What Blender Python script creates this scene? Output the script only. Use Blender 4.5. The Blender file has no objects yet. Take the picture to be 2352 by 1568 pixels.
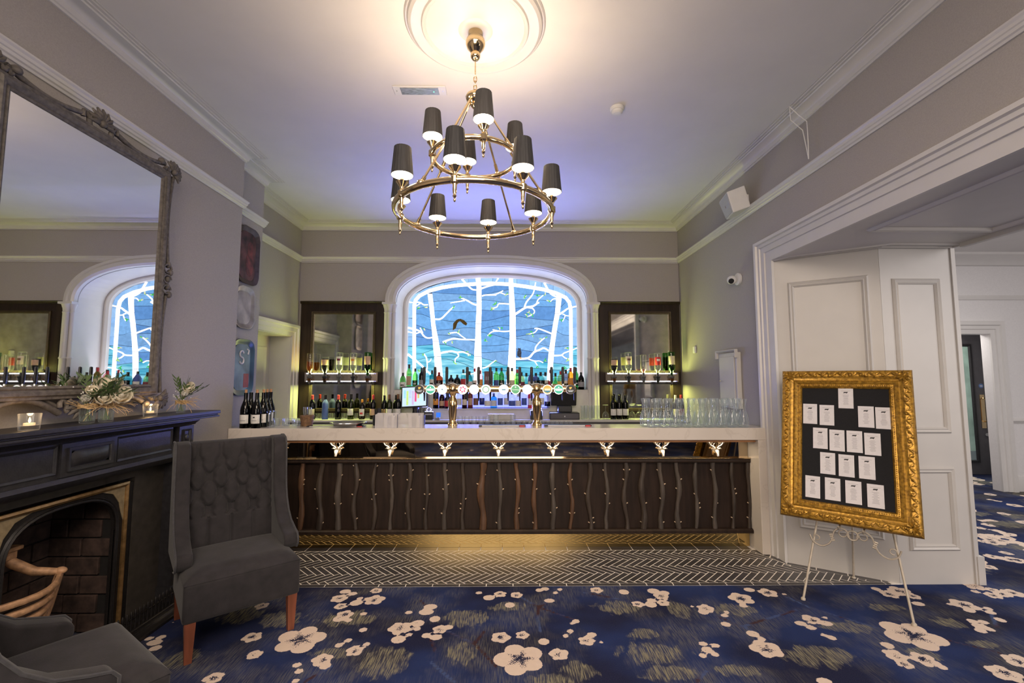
import bpy, bmesh, math, random
import numpy as np
from mathutils import Vector, Matrix
PI = math.pi
R = random.Random(7)
SC = bpy.context.scene
COL = SC.collection

# ------------------------------------------------------------------ camera, world, exposure
F, HC = 1040.0, 1.5
PITCH, YAW = math.radians(4.618), math.radians(0.604)
cam_d = bpy.data.cameras.new('camera')
cam = bpy.data.objects.new('camera', cam_d)
COL.objects.link(cam)
cam.location = (0, 0, HC)
cam.rotation_euler = (PI/2 + PITCH, 0, -YAW)
cam_d.sensor_width = 36.0
cam_d.lens = 36.0*F/2352.0
cam_d.clip_start = 0.05
SC.camera = cam
SC.view_settings.view_transform = 'Standard'
SC.view_settings.look = 'None'
SC.view_settings.gamma = 1.0
SC.view_settings.exposure = 0.22
try:
    SC.view_settings.use_curve_mapping = False
except Exception:
    pass
SC.cycles.max_bounces = 10
SC.cycles.diffuse_bounces = 4
SC.cycles.glossy_bounces = 5
SC.cycles.transmission_bounces = 6
SC.cycles.transparent_max_bounces = 24
SC.cycles.sample_clamp_indirect = 4.0
SC.cycles.caustics_reflective = False
SC.cycles.caustics_refractive = False
W = bpy.data.worlds.new('world'); SC.world = W
W.use_nodes = True
W.node_tree.nodes['Background'].inputs[0].default_value = (0.78, 0.80, 0.90, 1)
W.node_tree.nodes['Background'].inputs[1].default_value = 0.12

def area(name, loc, target, sx, sy, power, color, spread=PI):
    d = bpy.data.lights.new(name, 'AREA'); d.shape = 'RECTANGLE'; d.size = sx; d.size_y = sy
    d.energy = power; d.color = color; d.spread = spread
    o = bpy.data.objects.new(name, d); COL.objects.link(o)
    o.location = loc
    dv = Vector(target) - Vector(loc)
    z = -dv.normalized(); x = Vector((1, 0, 0)); x = (x - z*x.dot(z))          # the long side runs along the room's X
    if x.length < .3: x = Vector((0, 1, 0)); x = x - z*x.dot(z)
    x.normalize(); y = z.cross(x)
    o.rotation_euler = Matrix((x, y, z)).transposed().to_euler()
    return o
# added warm fill from behind the camera, then downlights of the next room
area('rear_warm_fill', (-0.3, -3.3, 1.9), (0.0, 5.0, 1.35), 3.4, 2.2, 60, (1.0, 0.84, 0.70), math.radians(125))
area('rear_ceiling_fill', (0.1, -0.6, 3.35), (0.1, 1.3, 0.0), 2.6, 1.6, 125, (1.0, 0.83, 0.67), math.radians(150))  # unseen ceiling fill, added to brighten carpet and tiles
area('next_room_daylight', (6.0, 0.4, 2.2), (5.6, 6.0, 1.3), 3.6, 2.0, 80, (1.0, 0.93, 0.90))
area('next_room_ceiling_light', (4.9, 4.2, 3.12), (4.9, 4.2, 0.0), 1.2, 1.2, 34, (1.0, 0.97, 0.93))

# ------------------------------------------------------------------ pixel helper: a pixel plus a real plane gives a point
_f = Vector((math.sin(YAW)*math.cos(PITCH), math.cos(YAW)*math.cos(PITCH), math.sin(PITCH)))
_r = Vector((math.cos(YAW), -math.sin(YAW), 0)); _u = _r.cross(_f)
def at(u, v, axis, val):
    d = _f*F + _r*(u-1176.0) - _u*(v-784.0)
    k = 'xyz'.index(axis)
    t = (val - (0, 0, HC)[k]) / d[k]
    return Vector((0, 0, HC)) + d*t

# ------------------------------------------------------------------ mesh builder
class MB:
    def __init__(s): s.v = []; s.f = []
    def add(s, vs, fs, M=None):
        n = len(s.v)
        if M is not None: vs = [M @ Vector(p) for p in vs]
        s.v += [tuple(p) for p in vs]; s.f += [tuple(n+i for i in q) for q in fs]
        return s
    def box(s, x0, x1, y0, y1, z0, z1, M=None):
        vs = [(x, y, z) for z in (z0, z1) for y in (y0, y1) for x in (x0, x1)]
        return s.add(vs, [(0, 2, 3, 1), (4, 5, 7, 6), (0, 1, 5, 4), (2, 6, 7, 3), (0, 4, 6, 2), (1, 3, 7, 5)], M)
    def prism(s, poly, d0, d1, fn, M=None):
        n = len(poly)
        vs = [fn(a, b, d0) for a, b in poly] + [fn(a, b, d1) for a, b in poly]
        fs = [tuple(range(n-1, -1, -1)), tuple(range(n, 2*n))] + [(i, (i+1) % n, n+(i+1) % n, n+i) for i in range(n)]
        return s.add(vs, fs, M)
    def lathe(s, prof, n=16, M=None, cx=0, cy=0, a0=0, a1=2*PI, capb=True, capt=True):
        full = abs(a1-a0-2*PI) < 1e-6
        m = n if full else n+1
        vs = []
        for r, z in prof:
            for i in range(m):
                a = a0+(a1-a0)*i/n
                vs.append((cx+r*math.cos(a), cy+r*math.sin(a), z))
        fs = []
        for k in range(len(prof)-1):
            for i in range(n):
                j = (i+1) % m
                fs.append((k*m+i, k*m+j, (k+1)*m+j, (k+1)*m+i))
        if full:
            if capb and prof[0][0] > 1e-6: fs.append(tuple(range(m-1, -1, -1)))
            if capt and prof[-1][0] > 1e-6: fs.append(tuple((len(prof)-1)*m+i for i in range(m)))
        return s.add(vs, fs, M)
    def tube(s, pts, r, n=8, cap=True, closed=False, M=None):
        pts = [Vector(p) for p in pts]; m = len(pts)
        rr = r if isinstance(r, (list, tuple)) else [r]*m
        vs = []; prev = None
        for i in range(m):
            if closed: t = pts[(i+1) % m]-pts[i-1]
            else: t = pts[min(i+1, m-1)]-pts[max(i-1, 0)]
            if t.length < 1e-9: t = Vector((0, 0, 1))
            t.normalize()
            if prev is None:
                a = Vector((0, 0, 1)) if abs(t.z) < 0.9 else Vector((1, 0, 0))
                nx = a.cross(t).normalized()
            else:
                nx = prev - t*prev.dot(t)
                nx = nx.normalized() if nx.length > 1e-6 else Vector((1, 0, 0))
            prev = nx; ny = t.cross(nx)
            for k in range(n):
                a = 2*PI*k/n
                vs.append(pts[i]+(nx*math.cos(a)+ny*math.sin(a))*rr[i])
        fs = []
        for i in range(m if closed else m-1):
            i2 = (i+1) % m
            for k in range(n):
                k2 = (k+1) % n
                fs.append((i*n+k, i*n+k2, i2*n+k2, i2*n+k))
        if cap and not closed:
            fs.append(tuple(range(n-1, -1, -1))); fs.append(tuple((m-1)*n+k for k in range(n)))
        return s.add(vs, fs, M)
    def ball(s, c, r, sc=(1, 1, 1), nu=10, nv=6, M=None):
        vs = [(c[0], c[1], c[2]-r*sc[2])]
        for j in range(1, nv):
            b = -PI/2+PI*j/nv
            for i in range(nu):
                a = 2*PI*i/nu
                vs.append((c[0]+r*sc[0]*math.cos(b)*math.cos(a), c[1]+r*sc[1]*math.cos(b)*math.sin(a), c[2]+r*sc[2]*math.sin(b)))
        vs.append((c[0], c[1], c[2]+r*sc[2])); L = len(vs)-1
        fs = [(0, 1+(i+1) % nu, 1+i) for i in range(nu)]
        for j in range(nv-2):
            for i in range(nu):
                a = 1+j*nu+i; b = 1+j*nu+(i+1) % nu
                fs.append((a, b, b+nu, a+nu))
        fs += [(L, 1+(nv-2)*nu+i, 1+(nv-2)*nu+(i+1) % nu) for i in range(nu)]
        return s.add(vs, fs, M)
    def sweep(s, path, prof, fn, closed=False, M=None):
        # mitred sweep of an open profile [(w, d)] along a 2-D path; w runs along the left normal
        P = [Vector((a, b)) for a, b in path]; m = len(P); k = len(prof)
        if closed: idx = range(m)
        nor = []
        for i in range(m if closed else m-1):
            t = (P[(i+1) % m]-P[i]).normalized(); nor.append(Vector((-t.y, t.x)))
        vs = []
        for i in range(m):
            if closed: n1, n2 = nor[i-1], nor[i]
            else: n1, n2 = nor[max(i-1, 0)], nor[min(i, m-2)]
            b = n1+n2
            b = b/max(0.2, b.dot(n1)) if b.length > 1e-6 else n1
            for w, d in prof:
                q = P[i]+b*w
                vs.append(fn(q.x, q.y, d))
        fs = []
        for i in range(m if closed else m-1):
            i2 = (i+1) % m
            for j in range(k-1):
                fs.append((i*k+j, i*k+j+1, i2*k+j+1, i2*k+j))
        if not closed:
            fs.append(tuple(range(k))); fs.append(tuple((m-1)*k+j for j in range(k-1, -1, -1)))
        return s.add(vs, fs, M)
    def grid(s, nu, nv, fn, M=None):
        vs = [fn(i/nu, j/nv) for j in range(nv+1) for i in range(nu+1)]
        fs = [(j*(nu+1)+i, j*(nu+1)+i+1, (j+1)*(nu+1)+i+1, (j+1)*(nu+1)+i) for j in range(nv) for i in range(nu)]
        return s.add(vs, fs, M)
    def build(s, name, m, parent=None, world=False, smooth=None, bevel=0, seg=1, normals=True):
        me = bpy.data.meshes.new(name)
        vs = s.v
        if world and parent is not None:
            Mi = parent_matrix(parent).inverted()
            vs = [tuple(Mi @ Vector(p)) for p in vs]
        me.from_pydata(vs, [], s.f)
        if normals or bevel:
            bm = bmesh.new(); bm.from_mesh(me)
            if normals: bmesh.ops.recalc_face_normals(bm, faces=bm.faces)
            if bevel:
                es = [e for e in bm.edges if len(e.link_faces) == 2 and e.calc_face_angle(0) > 0.6]
                bmesh.ops.bevel(bm, geom=es, offset=bevel, segments=seg, affect='EDGES', profile=0.6, clamp_overlap=True)
            bm.to_mesh(me); bm.free()
        if smooth is not None:
            me.shade_smooth()
            me.set_sharp_from_angle(angle=math.radians(smooth))
        me.validate()
        o = bpy.data.objects.new(name, me); COL.objects.link(o)
        ms = m if isinstance(m, (list, tuple)) else [m]
        for q in ms: me.materials.append(q)
        if parent is not None: o.parent = parent
        return o
def parent_matrix(o):
    M = Matrix.LocRotScale(o.location, o.rotation_euler, o.scale)
    return parent_matrix(o.parent) @ M if o.parent else M
def XY(a, b, d): return (a, b, d)
def tag(o, label=None, cat=None, group=None, kind=None):
    if label: o['label'] = label
    if cat: o['category'] = cat
    if group: o['group'] = group
    if kind: o['kind'] = kind
    return o
def thing(name, label, cat, loc=(0, 0, 0), rz=0, group=None):
    o = bpy.data.objects.new(name, None); COL.objects.link(o)
    o.empty_display_size = 0.1
    o.location = loc; o.rotation_euler = (0, 0, rz)
    return tag(o, label, cat, group)
def struct(o, label=None): return tag(o, label, None, None, 'structure')
def dup(o, parent=None, loc=None, rz=None, label=None):
    c = o.copy(); COL.objects.link(c); c.parent = parent
    if loc is not None: c.location = loc
    if rz is not None: c.rotation_euler = (0, 0, rz)
    if label: c['label'] = label
    for ch in list(o.children): dup(ch, c)
    return c
ONES = 'first second third fourth fifth sixth seventh eighth ninth tenth eleventh twelfth thirteenth fourteenth fifteenth sixteenth seventeenth eighteenth nineteenth twentieth'.split()
def nth(i):
    if i < 20: return ONES[i]
    if i < 29: return 'twenty-'+ONES[i-20]
    if i == 29: return 'thirtieth'
    return 'thirty-'+ONES[i-30]
def from_left(i, n):
    if i == 0: return 'leftmost'
    if i == n-1: return 'rightmost'
    if i < (n+1)//2: return nth(i)+' from the left'
    return nth(n-1-i)+' from the right'

# ------------------------------------------------------------------ materials
def newmat(name):
    m = bpy.data.materials.new(name); m.use_nodes = True
    return m, m.node_tree.nodes, m.node_tree.links, m.node_tree.nodes['Principled BSDF']
def srgb(r, g, b):
    f = lambda c: (c/12.92 if c <= 0.04045 else ((c+0.055)/1.055)**2.4)
    return (f(r/255), f(g/255), f(b/255), 1)
def mat(name, col, rough=0.5, metal=0.0, var=0.08, scale=30.0, bump=0.0, bscale=None, coat=0.0, stretch=None, spec=0.5, sheen=0.0, trans=0.0, emit=None, es=0.0):
    m, N, L, B = newmat(name)
    col = tuple(col)+(1,) if len(col) == 3 else col
    tc = N.new('ShaderNodeTexCoord'); mp = N.new('ShaderNodeMapping')
    L.new(tc.outputs['Object'], mp.inputs['Vector'])
    if stretch: mp.inputs['Scale'].default_value = stretch
    nz = N.new('ShaderNodeTexNoise'); nz.inputs['Scale'].default_value = scale; nz.inputs['Detail'].default_value = 3
    L.new(mp.outputs[0], nz.inputs['Vector'])
    rp = N.new('ShaderNodeValToRGB')
    rp.color_ramp.elements[0].position = 0.3; rp.color_ramp.elements[1].position = 0.7
    rp.color_ramp.elements[0].color = tuple(max(0, c*(1-var)) for c in col[:3])+(1,)
    rp.color_ramp.elements[1].color = tuple(min(1, c*(1+var)) for c in col[:3])+(1,)
    L.new(nz.outputs['Fac'], rp.inputs[0]); L.new(rp.outputs[0], B.inputs['Base Color'])
    B.inputs['Roughness'].default_value = rough; B.inputs['Metallic'].default_value = metal
    B.inputs['Specular IOR Level'].default_value = spec
    if coat: B.inputs['Coat Weight'].default_value = coat; B.inputs['Coat Roughness'].default_value = 0.1
    if sheen: B.inputs['Sheen Weight'].default_value = sheen; B.inputs['Sheen Roughness'].default_value = 0.5
    if trans: B.inputs['Transmission Weight'].default_value = trans
    if bump:
        bp = N.new('ShaderNodeBump'); bp.inputs['Strength'].default_value = bump; bp.inputs['Distance'].default_value = 0.004
        nb = N.new('ShaderNodeTexNoise'); nb.inputs['Scale'].default_value = bscale or scale*3; nb.inputs['Detail'].default_value = 2
        L.new(mp.outputs[0], nb.inputs['Vector']); L.new(nb.outputs['Fac'], bp.inputs['Height']); L.new(bp.outputs[0], B.inputs['Normal'])
    if emit:
        B.inputs['Emission Color'].default_value = tuple(emit)+(1,) if len(emit) == 3 else emit
        B.inputs['Emission Strength'].default_value = es
    return m
def glass(name, tint=(0.96, 0.98, 0.98), edge=0.5, gl=0.9, rough=0.02, edge_shine=0.25):
    # thin glass: tinted see-through, glossy at grazing angles, pale diffuse edges standing for highlights
    m, N, L, B = newmat(name); N.remove(B)
    out = N['Material Output']
    tr = N.new('ShaderNodeBsdfTransparent'); tr.inputs[0].default_value = tuple(tint)+(1,)
    g = N.new('ShaderNodeBsdfGlossy'); g.inputs['Roughness'].default_value = rough; g.inputs['Color'].default_value = (gl, gl, gl, 1)
    df = N.new('ShaderNodeBsdfDiffuse'); df.inputs[0].default_value = tuple(min(1, .3*c+.6*c*c) for c in tint)+(1,)
    mg = N.new('ShaderNodeMixShader'); mg.inputs[0].default_value = edge_shine; L.new(g.outputs[0], mg.inputs[1]); L.new(df.outputs[0], mg.inputs[2])
    lw = N.new('ShaderNodeLayerWeight'); lw.inputs['Blend'].default_value = 0.5
    tc = N.new('ShaderNodeTexCoord'); nz = N.new('ShaderNodeTexNoise'); nz.inputs['Scale'].default_value = 9
    L.new(tc.outputs['Object'], nz.inputs['Vector'])
    pw = N.new('ShaderNodeMath'); pw.operation = 'POWER'; pw.inputs[1].default_value = 3.2; L.new(lw.outputs['Facing'], pw.inputs[0])
    m1 = N.new('ShaderNodeMath'); m1.operation = 'MULTIPLY_ADD'; m1.inputs[1].default_value = 0.04; m1.inputs[2].default_value = 0.03
    L.new(nz.outputs['Fac'], m1.inputs[0])
    ma = N.new('ShaderNodeMath'); ma.operation = 'MULTIPLY_ADD'; ma.inputs[1].default_value = edge
    L.new(pw.outputs[0], ma.inputs[0]); L.new(m1.outputs[0], ma.inputs[2])
    mx = N.new('ShaderNodeMixShader'); L.new(ma.outputs[0], mx.inputs[0]); L.new(tr.outputs[0], mx.inputs[1]); L.new(mg.outputs[0], mx.inputs[2])
    L.new(mx.outputs[0], out.inputs[0])
    return m
def emis(name, col, strength, var=0.1, scale=20.0, stretch=None, detail=3, col2=None):
    m, N, L, B = newmat(name); N.remove(B)
    e = N.new('ShaderNodeEmission'); e.inputs[1].default_value = strength
    tc = N.new('ShaderNodeTexCoord'); mp = N.new('ShaderNodeMapping'); L.new(tc.outputs['Object'], mp.inputs[0])
    if stretch: mp.inputs['Scale'].default_value = stretch
    nz = N.new('ShaderNodeTexNoise'); nz.inputs['Scale'].default_value = scale; nz.inputs['Detail'].default_value = detail
    nz.inputs['Distortion'].default_value = 1.0
    L.new(mp.outputs[0], nz.inputs['Vector'])
    rp = N.new('ShaderNodeValToRGB'); rp.color_ramp.elements[0].position = 0.32; rp.color_ramp.elements[1].position = 0.68
    rp.color_ramp.elements[0].color = tuple(c*(1-var) for c in col[:3])+(1,)
    rp.color_ramp.elements[1].color = (tuple(c*(1+var) for c in col[:3]) if col2 is None else tuple(col2[:3]))+(1,)
    L.new(nz.outputs['Fac'], rp.inputs[0]); L.new(rp.outputs[0], e.inputs[0]); L.new(e.outputs[0], N['Material Output'].inputs[0])
    return m

M = {}
M['wall'] = mat('grey_wallpaper', (0.39, 0.36, 0.335), 0.8, var=0.07, scale=160, bump=0.25, bscale=420)
M['trim'] = mat('white_gloss_paint', (0.62, 0.60, 0.585), 0.35, var=0.02, scale=8)
M['ceil'] = mat('matt_ceiling_paint', (0.74, 0.72, 0.705), 0.9, var=0.02, scale=4, bump=0.05, bscale=60)
M['panelwhite'] = mat('white_panel_paint', (0.57, 0.55, 0.53), 0.42, var=0.02, scale=6)
M['farwall'] = mat('pale_far_wallpaper', (0.68, 0.66, 0.66), 0.8, var=0.03, scale=60)
M['blackwood'] = mat('black_painted_timber', (0.022, 0.021, 0.024), 0.42, var=0.25, scale=40, bump=0.15)
M['castiron'] = mat('cast_iron', (0.016, 0.014, 0.014), 0.5, 0.3, var=0.3, scale=70, bump=0.2)
M['darkwood'] = mat('dark_stained_wood', (0.021, 0.012, 0.0085), 0.5, var=0.35, scale=26, stretch=(1, 1, 0.12), bump=0.08, spec=.25)
M['gold'] = mat('polished_gold_brass', (0.88, 0.68, 0.40), 0.12, 1.0, var=0.06, scale=20)
M['brass'] = mat('lacquered_brass', (0.80, 0.55, 0.27), 0.14, 1.0, var=0.06, scale=14)
M['kick'] = mat('brass_kick_sheet', (0.66, 0.47, 0.19), 0.05, 1.0, var=0.08, scale=6)
M['bronzemirror'] = mat('bronze_mirror', (0.55, 0.46, 0.34), 0.03, 1.0, var=0.03, scale=3)
M['mirror'] = mat('silvered_mirror', (0.86, 0.86, 0.86), 0.012, 1.0, var=0.01, scale=2)
M['antiquemirror'] = mat('antiqued_mirror', (0.55, 0.52, 0.46), 0.05, 1.0, var=0.16, scale=9)
M['satin'] = mat('satin_silver', (0.84, 0.80, 0.76), 0.30, 1.0, var=0.05, scale=20)
M['chrome'] = mat('chrome', (0.86, 0.85, 0.84), 0.08, 1.0, var=0.04, scale=20)
M['steel'] = mat('brushed_steel', (0.62, 0.62, 0.63), 0.25, 1.0, var=0.08, scale=60)
M['greyframe'] = mat('grey_limed_carved_wood', (0.115, 0.100, 0.088), 0.6, var=0.35, scale=45, bump=0.4)
M['velvet'] = mat('charcoal_velvet', (0.0165, 0.0140, 0.0165), 0.85, var=0.35, scale=18, bump=0.2, bscale=300, sheen=0.12)
M['velvetpipe'] = mat('charcoal_piping', (0.038, 0.037, 0.042), 0.75, var=0.2, scale=60, sheen=0.15)
M['redwood'] = mat('mahogany_leg', (0.20, 0.062, 0.032), 0.4, var=0.3, scale=30, stretch=(1, 1, 0.15))
M['blackplastic'] = mat('black_plastic', (0.016, 0.016, 0.018), 0.4, var=0.15, scale=40)
M['darkgrey'] = mat('dark_grey_paint', (0.10, 0.095, 0.105), 0.5, var=0.06, scale=20)
M['whiteplastic'] = mat('white_plastic', (0.72, 0.71, 0.70), 0.4, var=0.02, scale=20)
M['grout'] = mat('cream_grout', (0.88, 0.82, 0.74), 0.8, var=0.1, scale=90)
M['tile'] = mat('charcoal_floor_tile', (0.052, 0.048, 0.050), 0.34, var=0.28, scale=7, bump=0.05)
M['stone'] = mat('back_bar_stone', (0.60, 0.58, 0.56), 0.25, var=0.05, scale=12)
M['paper'] = mat('white_card', (0.72, 0.70, 0.73), 0.7, var=0.03, scale=60)
M['ink'] = mat('black_ink', (0.02, 0.02, 0.025), 0.6, var=0.1)
M['inkgrey'] = mat('grey_print', (0.34, 0.33, 0.36), 0.7, var=0.1)
M['felt'] = mat('black_felt', (0.010, 0.010, 0.012), 0.95, var=0.5, scale=400, bump=0.3, bscale=500)
M['cork'] = mat('cork', (0.52, 0.28, 0.14), 0.8, var=0.25, scale=120)
M['raffia'] = mat('raffia', (0.58, 0.40, 0.20), 0.8, var=0.25, scale=60)
M['rose'] = mat('ivory_rose_petal', (0.88, 0.82, 0.68), 0.6, var=0.08, scale=30)
M['white_petal'] = mat('white_petal', (0.80, 0.79, 0.74), 0.6, var=0.06, scale=30)
M['leaf'] = mat('green_leaf', (0.075, 0.13, 0.045), 0.5, var=0.35, scale=30)
M['stem'] = mat('green_stem', (0.13, 0.17, 0.06), 0.5, var=0.2, scale=30)
M['wax'] = mat('candle_wax', (0.8, 0.7, 0.5), 0.5, var=0.05, emit=(1.0, 0.55, 0.2), es=0.7)
M['flame'] = emis('candle_flame', (1.0, 0.62, 0.22), 9.0, 0.1)
M['rust'] = mat('rusted_iron_grate', (0.50, 0.29, 0.16), 0.55, 0.15, var=0.3, scale=35, bump=0.3)
M['cardboard'] = mat('dark_red_box', (0.16, 0.07, 0.08), 0.6, var=0.2)
M['clear'] = glass('clear_glass', (0.965, 0.98, 0.98), 0.7, 0.95, edge_shine=.55)
M['clear2'] = glass('clear_tumbler_glass', (0.95, 0.965, 0.975), 0.7, 0.95, edge_shine=.4)
def acrylicmat():
    m, N, L, B = newmat('milky_acrylic'); N.remove(B)
    tr = N.new('ShaderNodeBsdfTransparent'); d = N.new('ShaderNodeBsdfDiffuse'); d.inputs[0].default_value = (.74, .71, .69, 1)
    tc = N.new('ShaderNodeTexCoord'); nz = N.new('ShaderNodeTexNoise'); nz.inputs['Scale'].default_value = 4; L.new(tc.outputs['Object'], nz.inputs['Vector'])
    mr = N.new('ShaderNodeMapRange'); mr.inputs['To Min'].default_value = .28; mr.inputs['To Max'].default_value = .42; L.new(nz.outputs['Fac'], mr.inputs['Value'])
    mx = N.new('ShaderNodeMixShader'); L.new(mr.outputs[0], mx.inputs[0]); L.new(tr.outputs[0], mx.inputs[1]); L.new(d.outputs[0], mx.inputs[2])
    L.new(mx.outputs[0], N['Material Output'].inputs[0]); return m
M['acrylic'] = acrylicmat()
M['pane'] = glass('door_glazing', (0.86, 0.92, 0.88), 0.3, 0.8)

# marble with thin veins
def marble():
    m, N, L, B = newmat('pale_veined_marble')
    tc = N.new('ShaderNodeTexCoord')
    n1 = N.new('ShaderNodeTexNoise'); n1.inputs['Scale'].default_value = 1.7; n1.inputs['Detail'].default_value = 6; n1.inputs['Distortion'].default_value = 1.6
    L.new(tc.outputs['Object'], n1.inputs['Vector'])
    r = N.new('ShaderNodeValToRGB'); e = r.color_ramp.elements
    base = (0.66, 0.60, 0.545, 1)
    e[0].position = 0.485; e[0].color = base; e[1].position = 0.515; e[1].color = base
    k = e.new(0.5); k.color = (0.60, 0.54, 0.485, 1)
    L.new(n1.outputs['Fac'], r.inputs[0]); L.new(r.outputs[0], B.inputs['Base Color'])
    B.inputs['Roughness'].default_value = 0.16
    return m
M['marble'] = marble()

def giltmat():
    m, N, L, B = newmat('carved_gilt')
    tc = N.new('ShaderNodeTexCoord')
    n1 = N.new('ShaderNodeTexNoise'); n1.inputs['Scale'].default_value = 55; n1.inputs['Detail'].default_value = 4
    L.new(tc.outputs['Object'], n1.inputs['Vector'])
    r = N.new('ShaderNodeValToRGB'); e = r.color_ramp.elements
    e[0].position = 0.3; e[0].color = (0.20, 0.10, 0.012, 1); e[1].position = 0.68; e[1].color = (0.58, 0.32, 0.042, 1)
    L.new(n1.outputs['Fac'], r.inputs[0]); L.new(r.outputs[0], B.inputs['Base Color'])
    B.inputs['Metallic'].default_value = 0.5; B.inputs['Roughness'].default_value = 0.36
    bp = N.new('ShaderNodeBump'); bp.inputs['Strength'].default_value = 0.5; bp.inputs['Distance'].default_value = 0.004
    L.new(n1.outputs['Fac'], bp.inputs['Height']); L.new(bp.outputs[0], B.inputs['Normal'])
    return m
M['gilt'] = giltmat()
# ------------------------------------------------------------------ the shell
XB, XP, XL, XR = -2.39, -2.485, -2.73, 2.28
YB, ZC, YR = 5.92, 3.56, -3.6
NX, NG = -0.207, 6.36           # niche centre, glass plane

# carpet: a grid whose attributes hold the distance to the printed flowers, leaves and twigs
FL = [(690,1468,55),(1194,1513,57),(860,1377,24),(918,1442,27),(1010,1445,18),(1029,1440,10),(814,1494,21),(842,1479,9),(740,1515,24),(747,1529,13),
(1283,1502,24),(1347,1471,20),(1359,1457,10),(1200,1458,17),(1150,1463,23),(1249,1473,14),(1186,1366,15),(1149,1364,15),(1123,1372,13),(1171,1389,13),
(999,1421,14),(979,1405,14),(989,1393,13),(960,1431,15),(958,1444,8),(915,1468,16),(940,1457,7),(979,1459,11),(1001,1463,12),(793,1358,11),(810,1363,9),
(779,1374,19),(782,1392,15),(818,1384,14),(864,1356,14),(827,1374,8),(792,1411,20),(779,1421,13),(801,1424,9),(835,1409,8),(939,1406,8),(800,1470,9),
(779,1481,10),(834,1446,10),(682,1526,9),(687,1541,10),(679,1563,8),(1323,1426,9),(1314,1431,6),(1310,1449,9),(1299,1460,8),(1380,1474,6),(1100,1361,7),
(1238,1355,9),(1252,1352,9),(1276,1361,7),(1262,1379,10),(1286,1353,7),(1370,1355,16),(1433,1359,13),(1501,1357,14),(1519,1369,18),(1526,1361,11),
(1496,1378,9),(1465,1387,15),(1495,1388,14),(1524,1384,15),(1621,1397,20),(1615,1405,12),(1589,1392,5),(1702,1374,28),(1708,1391,8),(1764,1361,22),
(1721,1354,11),(1801,1364,5),(1669,1405,7),(1664,1413,8),(1667,1433,11),(1729,1455,14),(1750,1467,9),(1760,1490,36),(1615,1478,9),(1643,1482,9),
(1624,1492,13),(1614,1505,10),(1642,1502,10),(1839,1431,11),(1855,1417,12),(1865,1423,21),(1897,1431,12),(1838,1431,10),(1863,1441,10),(1895,1418,6),
(1910,1464,11),(1892,1458,8),(2012,1352,10),(2043,1364,20),(2067,1357,25),(2098,1369,16),(2109,1386,11),(2096,1458,62),(2038,1481,13),(2057,1505,25),
(2123,1514,29),(2078,1525,19),(2163,1531,12),(2215,1389,28),(2227,1402,10),(2181,1387,6),(2269,1397,9),(2275,1406,10),(2297,1423,12),(2233,1426,11),
(2259,1428,10),(2250,1437,13),(2253,1448,11),(2275,1445,10),(2237,1346,20),(2240,1358,9),(2281,1355,15),(2303,1364,17),(2281,1367,18),(2326,1361,21),
(2342,1519,32),(2308,1546,34),(1894,1565,15),(1782,1494,13),(601,1391,16),(579,1463,22),(584,1503,18),(490,1557,22),(682,1527,9),(370,1463,10),
(355,1475,13),(357,1488,12),(342,1466,9),(400,1428,4),(2270,1205,14),(2300,1232,16),(2290,1150,10),(2330,1160,16),(2310,1180,10),(2255,1195,10),(2280,1195,12)]
TW = [[(1195,1370),(1237,1394),(1325,1424)],[(1237,1394),(1234,1420),(1241,1452)],[(1262,1379),(1237,1394)],[(1012,1442),(1090,1478),(1140,1530)],[(1090,1478),(1112,1450)],
[(965,1378),(985,1396)],[(985,1455),(1000,1495)],[(1775,1355),(1860,1395),(2010,1440)],[(1830,1400),(1700,1440)],[(1340,1360),(1420,1375)],[(1600,1565),(1622,1540)],
[(2165,1466),(2210,1478),(2300,1500)],[(700,1565),(760,1530)],[(1640,1412),(1780,1470)],[(2275,1406),(2290,1440)],[(990,1520),(1045,1568)]]
LF = [(1070,1420,60,22),(1170,1393,45,13),(800,1420,70,20),(1500,1500,80,28),(1540,1545,70,22),(1480,1455,40,14),(1690,1400,60,16),(1880,1505,90,26),(2030,1395,50,10),
(2120,1500,40,16),(1420,1395,60,16),(650,1420,50,22),(760,1500,50,16),(1060,1500,40,30),(880,1520,60,40),(1950,1440,60,16),(2180,1430,35,14),(560,1410,50,22),(1330,1540,40,25),(1260,1560,60,16),(1700,1540,60,16),(2260,1480,40,12),(1560,1400,30,22),(420,1510,40,25)]
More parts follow.
